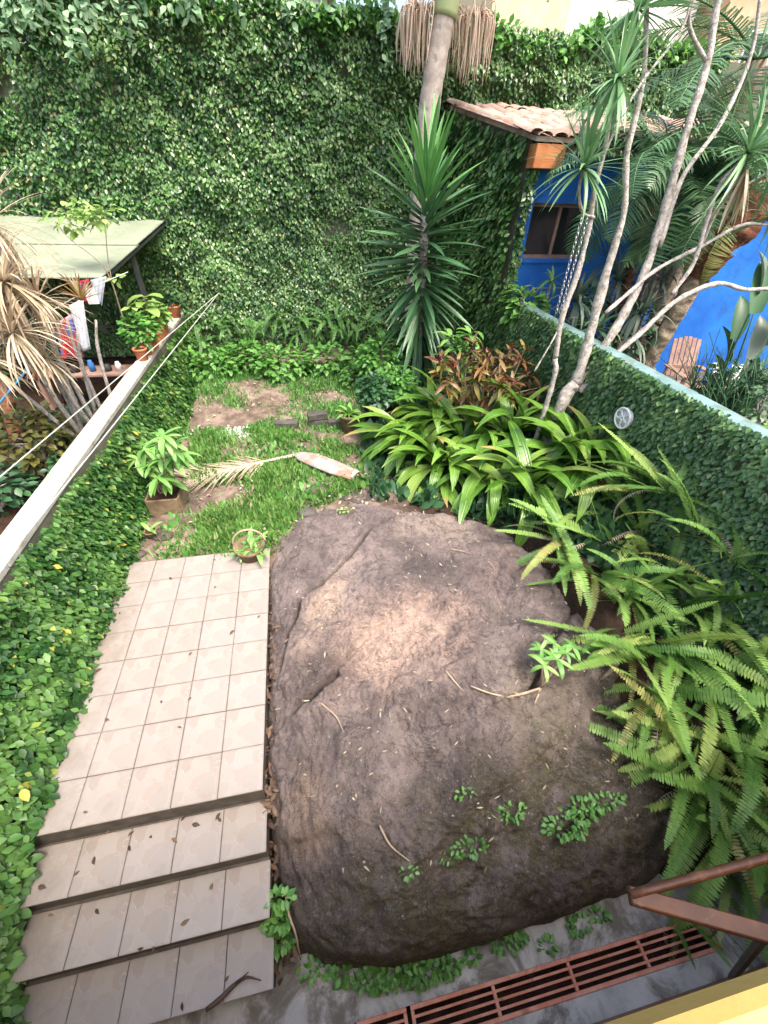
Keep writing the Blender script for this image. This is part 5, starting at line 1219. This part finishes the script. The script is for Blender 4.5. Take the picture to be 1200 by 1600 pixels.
def cushion(c, s, rx, rz, mat, label):
    n_ = 12; V = []; F = []
    for sgn in (1, -1):
        for i in range(n_+1):
            for j in range(n_+1):
                u, v = i/n_*2-1, j/n_*2-1; th = .24*(1-u**4)**.6*(1-v**4)**.6; k = 1-.08*(abs(u*v)); V.append((u*s/2*(1-.06*(1-v*v)), sgn*th*s*.5, v*s/2*(1-.06*(1-u*u))))
    for q in (0, (n_+1)**2):
        for i in range(n_):
            for j in range(n_):
                a = q+i*(n_+1)+j; f = (a, a+n_+1, a+n_+2, a+1); F.append(f if q else f[::-1])
    V = np.array(V)@np.array(Matrix.Rotation(rx, 3, 'X')).T@np.array(Matrix.Rotation(rz, 3, 'Z')).T
    o = obj('cushion', V+np.asarray(c), F, mat, None, True, org=c); tag(o, label, 'cushion')
M_wcush = plain('white_cloth', (.66, .67, .68), (.74, .74, .74), 8, .9, .3, 60)
cushion((p[0]+.12, 5.55, .74), .44, -.4, .35, M_cush, 'blue and white cushion leaning on the low bench')
cushion((p[0]+.62, 5.42, .74), .44, -.4, .1, M_wcush, 'white cushion at the right end of the low bench')

# ------------------------------------------------------------------ left neighbour
rg = np.random.default_rng(161)
# shed roof
sr = root('sheet_roof', (-3.9, 8.4, 0), 'green sheet roof lean-to on the left below the creeper', 'lean-to')
a, b = AY(262, 347, 9.85), AY(-80, 341, 9.85); c = AZ(160, 438, 2.22); za = a[2]
y0_, z0_ = c[1], 2.22
xr = c[0]; xl = -7.5
def sheet(t0, t1, lift):
    f_ = lambda t: (y0_+(9.85-y0_)*t, z0_+(za-z0_)*t+lift)
    (ya, z_a), (yb, z_b) = f_(t0), f_(t1); xa, xb = xr+(a[0]-xr)*t0, xr+(a[0]-xr)*t1
    return [(xl, ya, z_a), (xa, ya, z_a), (xb, yb, z_b), (xl, yb, z_b), (xl, ya, z_a+.015), (xa, ya, z_a+.015), (xb, yb, z_b+.015), (xl, yb, z_b+.015)], [(0, 3, 2, 1), (4, 5, 6, 7), (0, 1, 5, 4), (1, 2, 6, 5), (2, 3, 7, 6), (3, 0, 4, 7)]
obj('sheet', *sheet(0, .5, .03), M_sheet, sr); obj('sheet', *sheet(.47, 1, .052), M_sheet, sr)
obj('edge_beam', *tube([(xr-.05, y0_+.05, z0_-.03), (a[0]-.06, 9.8, za-.03)], .035, 6, 1), M_steel, sr)
pp = AY(205, 395, 8.2); obj('post', *bx(pp[0]-.04, pp[0]+.04, 8.16, 8.24, 0, 2.45), M_steel, sr)
obj('post', *bx(-5.1, -5.02, 7.1, 7.18, 0, 2.24), M_steel, sr)
# neighbour wall behind laundry in shade
# planters along the wall cap
def boxpot(x, y, L, W, H, rz, label):
    t = root('terracotta_trough', (x, y, 1.02), label, 'planter', 'terracotta planters on the wall cap')
    prt = []
    for dx, dy, sx, sy in ((0, -L/2, W, .025), (0, L/2, W, .025), (-W/2, 0, .025, L-.03), (W/2, 0, .025, L-.03)): prt.append(box((dx, dy, H/2), (sx, sy, H), 0, .005))
    v, f = join(prt+[box((0, -L/2, H-.02), (W+.04, .045, .04)), box((0, L/2, H-.02), (W+.04, .045, .04)), box((-W/2, 0, H-.021), (.045, L+.03, .038)), box((W/2, 0, H-.021), (.045, L+.03, .038))])
    Rz = np.array(Matrix.Rotation(rz, 3, 'Z')); obj('sides', v@Rz.T+np.array([x, y, 1.021]), f, M_terra, t)
    v, f = box((0, 0, H*.4), (W-.035, L-.035, H*.75)); obj('soil', v@Rz.T+np.array([x, y, 1.021]), f, M_earth, t)
boxpot(-2.1, 7.15, .5, .2, .2, .0, 'nearest terracotta trough on the wall cap')
boxpot(-2.1, 7.95, .75, .2, .2, .0, 'middle terracotta trough on the wall cap')
p = np.array([-2.1, 6.65, 1.021]); pot(p, .11, .2, M_terra, 'small round terracotta pot at the near end of the wall planters', 'terracotta_pot')
p = np.array([-2.08, 9.45, 1.021]); pot(p, .14, .24, M_terra, 'round terracotta pot at the far end of the wall cap', 'terracotta_pot')
for (x, y, z, r, n_, s, mt, lb) in ((-2.12, 7.0, 1.4, (.28, .35, .25), 260, .12, G_bush, 'bushy herb in the nearest terracotta trough'), (-2.08, 8.1, 1.36, (.2, .42, .2), 240, .11, G_fern, 'low green plant in the middle terracotta trough'), (-2.12, 9.5, 1.4, (.2, .2, .16), 70, .12, G_deep, 'thin dark plant in the far terracotta pot')):
    t = root('trough_plant', (x, y, z-.2), lb, 'plant', 'plants in the wall planters'); leaf_cloud((x, y, z), r, n_, s, mt, rg, t)
e = np.array([-2.12, 7.75, 1.25]); t = root('big_leaf_plant', e, 'pale big-leaved plant rising from the middle terracotta trough', 'plant')
BL = mk_mesh('leaf', *strip_leaf(1.0, .62, .9, 7, .2, (.6, 1.0, .85)), G_yleaf, True)
obj('stem', *tube([e, e+np.array([0, 0, .3]), e+np.array([.02, 0, .55])], [.015, .012, .008], 6, 3), M_twig, t, True)
for k in range(8): inst('leaf', BL, t, pose(e+np.array([.01, 0, .3+.035*k]), k*2.4, rg.uniform(-.1, .5), 0, rg.uniform(.28, .4)))
# dry straw plant with bare stems
dp = np.array([-2.75, 4.75, .0]); ds_ = root('straw_plant', dp, 'straw-coloured spiky plant with bare pale stems at the left edge', 'plant')
heads = [(6, 440, 4.7, 110, .85), (-20, 350, 5.0, 80, .85), (20, 520, 4.5, 90, .75), (60, 470, 4.9, 60, .6), (-30, 560, 4.4, 70, .7), (70, 560, 4.8, 50, .55)]
for (x, y, Y, n_, L_) in heads:
    c = AY(x, y, Y); obj('leaf_tuft', *rosette(c, n_, L_, .028, rg, -1.0, 1.2, (.5, 1.5), None, 5), M_straw, ds_, True)
    foot = AY(120+rg.uniform(-25, 35), 640, 5.2); foot[2] = max(foot[2]-.9, 0.0)
    obj('stem', *tube([foot, (foot*.6+c*.4)+rg.normal(0, .06, 3), c], [.035, .028, .02], 6, 5, .15), M_bark, ds_, True)
for (x0, y0, x1, y1) in ((160, 640, 105, 500), (135, 635, 120, 520), (165, 620, 150, 500), (120, 640, 80, 490)):
    f_ = AY(x0, y0, 5.5); f_[2] -= .8; obj('stem', *tube([f_, AY((x0+x1)/2+rg.normal(0, 4), (y0+y1)/2, 5.5), AY(x1, y1, 5.5)], [.03, .024, .015], 6, 4, .15), M_bark, ds_, True)
obj('red_tuft', *rosette(AY(128, 470, 5.6), 30, .4, .03, rg, .1, 1.4, (.2, .7)), G_croton, ds_, True)
# laundry on a line
M_towel = plain('pale_towel', (.60, .62, .66), (.68, .70, .74), 8, .95, .3, 70); M_grey = plain('grey_shirt', (.42, .45, .52), (.5, .53, .6), 8, .95, .3, 70)
n = NT('red_print_cloth'); M_red = n.done(n.ramp(n.voro(9, 'F1', None, 'Color'), [(.2, (.45, .02, .03)), (.5, (.55, .04, .04)), (.62, (.04, .06, .30)), (.8, (.6, .5, .5)), (1, (.05, .02, .15))]), .9)
def cloth(pts, mat, name, label, seed):
    (a, b, c_, d_) = [np.asarray(q, float) for q in pts]; n_, m_ = 14, 16; V = []; F = []
    nr = np.cross(b-a, d_-a); nr /= np.linalg.norm(nr)
    for i in range(n_+1):
        for j in range(m_+1):
            u, v = i/n_, j/m_; p = (a*(1-u)+b*u)*(1-v)+(d_*(1-u)+c_*u)*v; V.append(p+nr*(.035*math.sin(u*9+seed)*(.3+v)+.02*math.sin(u*21+v*3+seed)))
    for i in range(n_):
        for j in range(m_): q = i*(m_+1)+j; F.append((q, q+m_+1, q+m_+2, q+1))
    o = obj(name, V, F, mat, None, True); md = o.modifiers.new('thick', 'SOLIDIFY'); md.thickness = .008; tag(o, label, 'laundry')
Yl = 6.2
cloth([AY(107, 478, Yl), AY(130, 466, Yl), AY(143, 545, Yl), AY(128, 548, Yl)], M_towel, 'towel', 'pale towel hanging on the line left of the sheet roof post', 1)
cloth([AY(88, 505, Yl+.1), AY(112, 490, Yl+.1), AY(130, 560, Yl+.1), AY(98, 560, Yl+.1)], M_red, 'printed_cloth', 'red printed cloth hanging behind the pale towel', 4)
cloth([AY(140, 438, Yl+.3), AY(166, 432, Yl+.3), AY(160, 478, Yl+.3), AY(150, 462, Yl+.3)], M_grey, 'shirt', 'grey shirt hanging just under the corner of the sheet roof', 7)
cloth([AY(118, 440, Yl+.5), AY(140, 436, Yl+.5), AY(138, 470, Yl+.5), AY(122, 475, Yl+.5)], M_red, 'dark_cloth', 'dark printed cloth beside the grey shirt', 9)
cloth([AY(48, 563, 5.6), AY(68, 556, 5.6), AY(66, 590, 5.6), AY(52, 592, 5.6)], M_terra, 'orange_cloth', 'orange cloth hanging below the straw plant', 2)
o = obj('laundry_line', *tube([AY(20, 520, Yl+.05), AY(140, 452, Yl+.05), AY(200, 425, Yl+.4)], .006, 4, 3), M_wire); tag(o, 'washing line holding the towel and cloths', 'line')
n = NT('blue_rope'); M_rope = n.done((.03, .22, .42), .7)
o = obj('blue_rope', *tube([AY(48, 570, 5.6), AY(20, 605, 5.4), AY(-10, 640, 5.2)], .016, 6, 3), M_rope); tag(o, 'blue rope slanting down at the left edge', 'rope')
o = obj('paper_tag', *box(AY(143, 463, 5.9), (.14, .01, .2), .2), M_white); tag(o, 'small white card pinned beside the grey shirt', 'card')
# clutter table
ct_ = root('low_shelf', (-3.0, 7.3, 0), 'low shelf with clutter behind the wall planters', 'shelf')
obj('top', *bx(-4.2, -2.4, 7.0, 7.5, .62, .66, .004), M_wood, ct_)
for x in (-4.1, -2.5): obj('leg', *bx(x-.03, x+.03, 7.03, 7.47, 0, .618), M_wood, ct_)
for k, (x, h_, r, mt, lb) in enumerate(((-2.75, .16, .05, M_white, 'white jar on the low shelf'), (-2.95, .12, .07, M_steel, 'dark tin on the low shelf'), (-3.2, .2, .05, M_cush, 'blue bottle on the low shelf'), (-3.5, .14, .08, M_black, 'black bowl on the low shelf'))):
    o = obj('container', *lathe([(0, 0), (r, 0), (r*1.02, h_*.7), (r*.7, h_*.85), (r*.7, h_), (0, h_)], (x, 7.2, .661), 14), mt, None, True); tag(o, lb, 'container')
# shrubs and soil on the left
for (c, r, n_, s, mt, lb) in (((-3.35, 4.9, .55), (.55, .5, .45), 520, .14, G_yellowish, 'yellow-green shrub under the straw plant'), ((-3.0, 5.6, .3), (.5, .5, .35), 380, .13, G_deep, 'dark low shrub against the left side of the wall'), ((-3.6, 4.0, .3), (.5, .5, .35), 320, .14, G_deep, 'dark green shrub at the left edge'), ((-2.75, 4.6, .2), (.4, .45, .3), 300, .12, G_deep, 'dark low plant by the white flowers'), ((-5.0, 6.0, .8), (1.0, .8, .9), 700, .17, G_deep, 'large dark shrub under the sheet roof')):
    t = root('yard_shrub', (c[0], c[1], 0), lb, 'shrub', 'shrubs in the left yard'); leaf_cloud(c, r, n_, s, mt, rg, t)
    obj('stems', *join([tube([(c[0]+rg.normal(0, .05), c[1]+rg.normal(0, .05), -.05), (c[0]+rg.normal(0, .1), c[1]+rg.normal(0, .1), c[2]*.7), (c[0]+rg.normal(0, .25), c[1]+rg.normal(0, .25), c[2]*1.2)], [.03, .02, .01], 5, 3) for _ in range(4)]), M_bark, t, True)
p = AZ(15, 700, .4); tk = obj('dark_stump', *tube([AZ(35, 720, .02)-np.array([0, 0, .1]), AZ(20, 660, .5), AZ(0, 600, 1.0), AZ(-25, 560, 1.3)], [.12, .10, .09, .08], 10, 5, .15), M_fibre, None, True); tag(tk, 'dark leaning trunk at the left edge below the straw plant', 'trunk')
p = AZ(60, 722, .05); fl = root('white_flower', p, 'white flower cluster on the dark soil left of the wall', 'flower')
WF = mk_mesh('petal', *small_leaf(.3, .1, .1), M_white, True)
for k in range(14): inst('petal', WF, fl, pose(p+rg.normal(0, .03, 3), k*2.4, rg.uniform(0, 1), 0, .07))
# thin sapling before the sheet roof
b0 = np.array([-2.35, 7.3, .0]); sg = root('thin_sapling', b0, 'thin pale-leaved sapling standing before the sheet roof', 'sapling')
q_ = [b0, AY(205, 530, 7.2), AY(190, 490, 7.1), AY(172, 435, 7.0), AY(150, 405, 6.9), AY(108, 372, 6.9), AY(85, 345, 6.9)]
obj('stem', *tube(q_, [.016, .014, .013, .011, .009, .007, .004], 5, 5), M_twig, sg, True)
obj('stem', *tube([AY(175, 440, 7.0), AY(168, 400, 7.0), AY(164, 350, 7.0), AY(158, 335, 7.0)], [.009, .008, .006, .003], 5, 4), M_twig, sg, True)
for (x, y, n_, r) in ((95, 335, 40, .3), (160, 335, 50, .28), (130, 330, 26, .25), (120, 355, 14, .15), (180, 435, 8, .1), (150, 325, 20, .3), (210, 480, 8, .12)):
    c = AY(x, y, 6.95); leaf_cloud(c, (r, r*.8, r*.5), n_, .13, G_yleaf, rg, sg, leaf8, shell=0)
# wires from the back wall
w0 = AY(342, 458, 9.5)
for (e_, lb) in ((AZ(-15, 905, 1.12), 'long pale wire running above the hedge to the near left'), (AX(-20, 762, -2.75), 'pale wire crossing over the white wall cap')):
    d_ = e_-w0; P_ = [w0+d_*t-np.array([0, 0, .10*4*t*(1-t)*0]) for t in (0, .33, .66, 1.0)]
    o = obj('wire', *tube(P_, .007, 5, 2), M_wire); tag(o, lb, 'wire')
# vines hanging from the top of the back wall
rg = np.random.default_rng(171)
hv = root('hanging_vine', AY(150, 0, 9.3), 'pale vine strands hanging over the top left of the back wall', 'vine')
for (x, y1) in ((10, 70), (28, 66), (60, 45), (85, 60), (112, 92), (130, 70), (165, 45), (200, 68), (212, 40), (295, 22), (300, 15), (262, 30), (45, 30), (140, 30), (505, 20), (455, 30), (595, 105), (520, 12), (380, 20)):
    Y = 9.35+rg.normal(0, .12); a = AY(x+rg.normal(0, 8), -60, Y); b = AY(x, y1, Y); n_ = int(np.linalg.norm(b-a)*46)
    C_, _ = crom([a, (a+b)/2+rg.normal(0, .05, 3), b], [1]*3, 20); ix = rg.integers(0, len(C_), n_); P = C_[ix]+rg.normal(0, .05, (n_, 3))
    D = np.c_[rg.normal(0, .8, n_), rg.normal(-.4, .5, n_), rg.uniform(-1, .2, n_)]; 
    v, f = scatter(small_leaf(.3), P, frames(D, np.c_[rg.normal(0, .3, n_), -np.ones(n_)*.6, np.ones(n_)]), .15*rg.uniform(.7, 1.2, n_))
    o = obj('strand', v, f, G_vine, hv, True); o['kind'] = 'stuff'
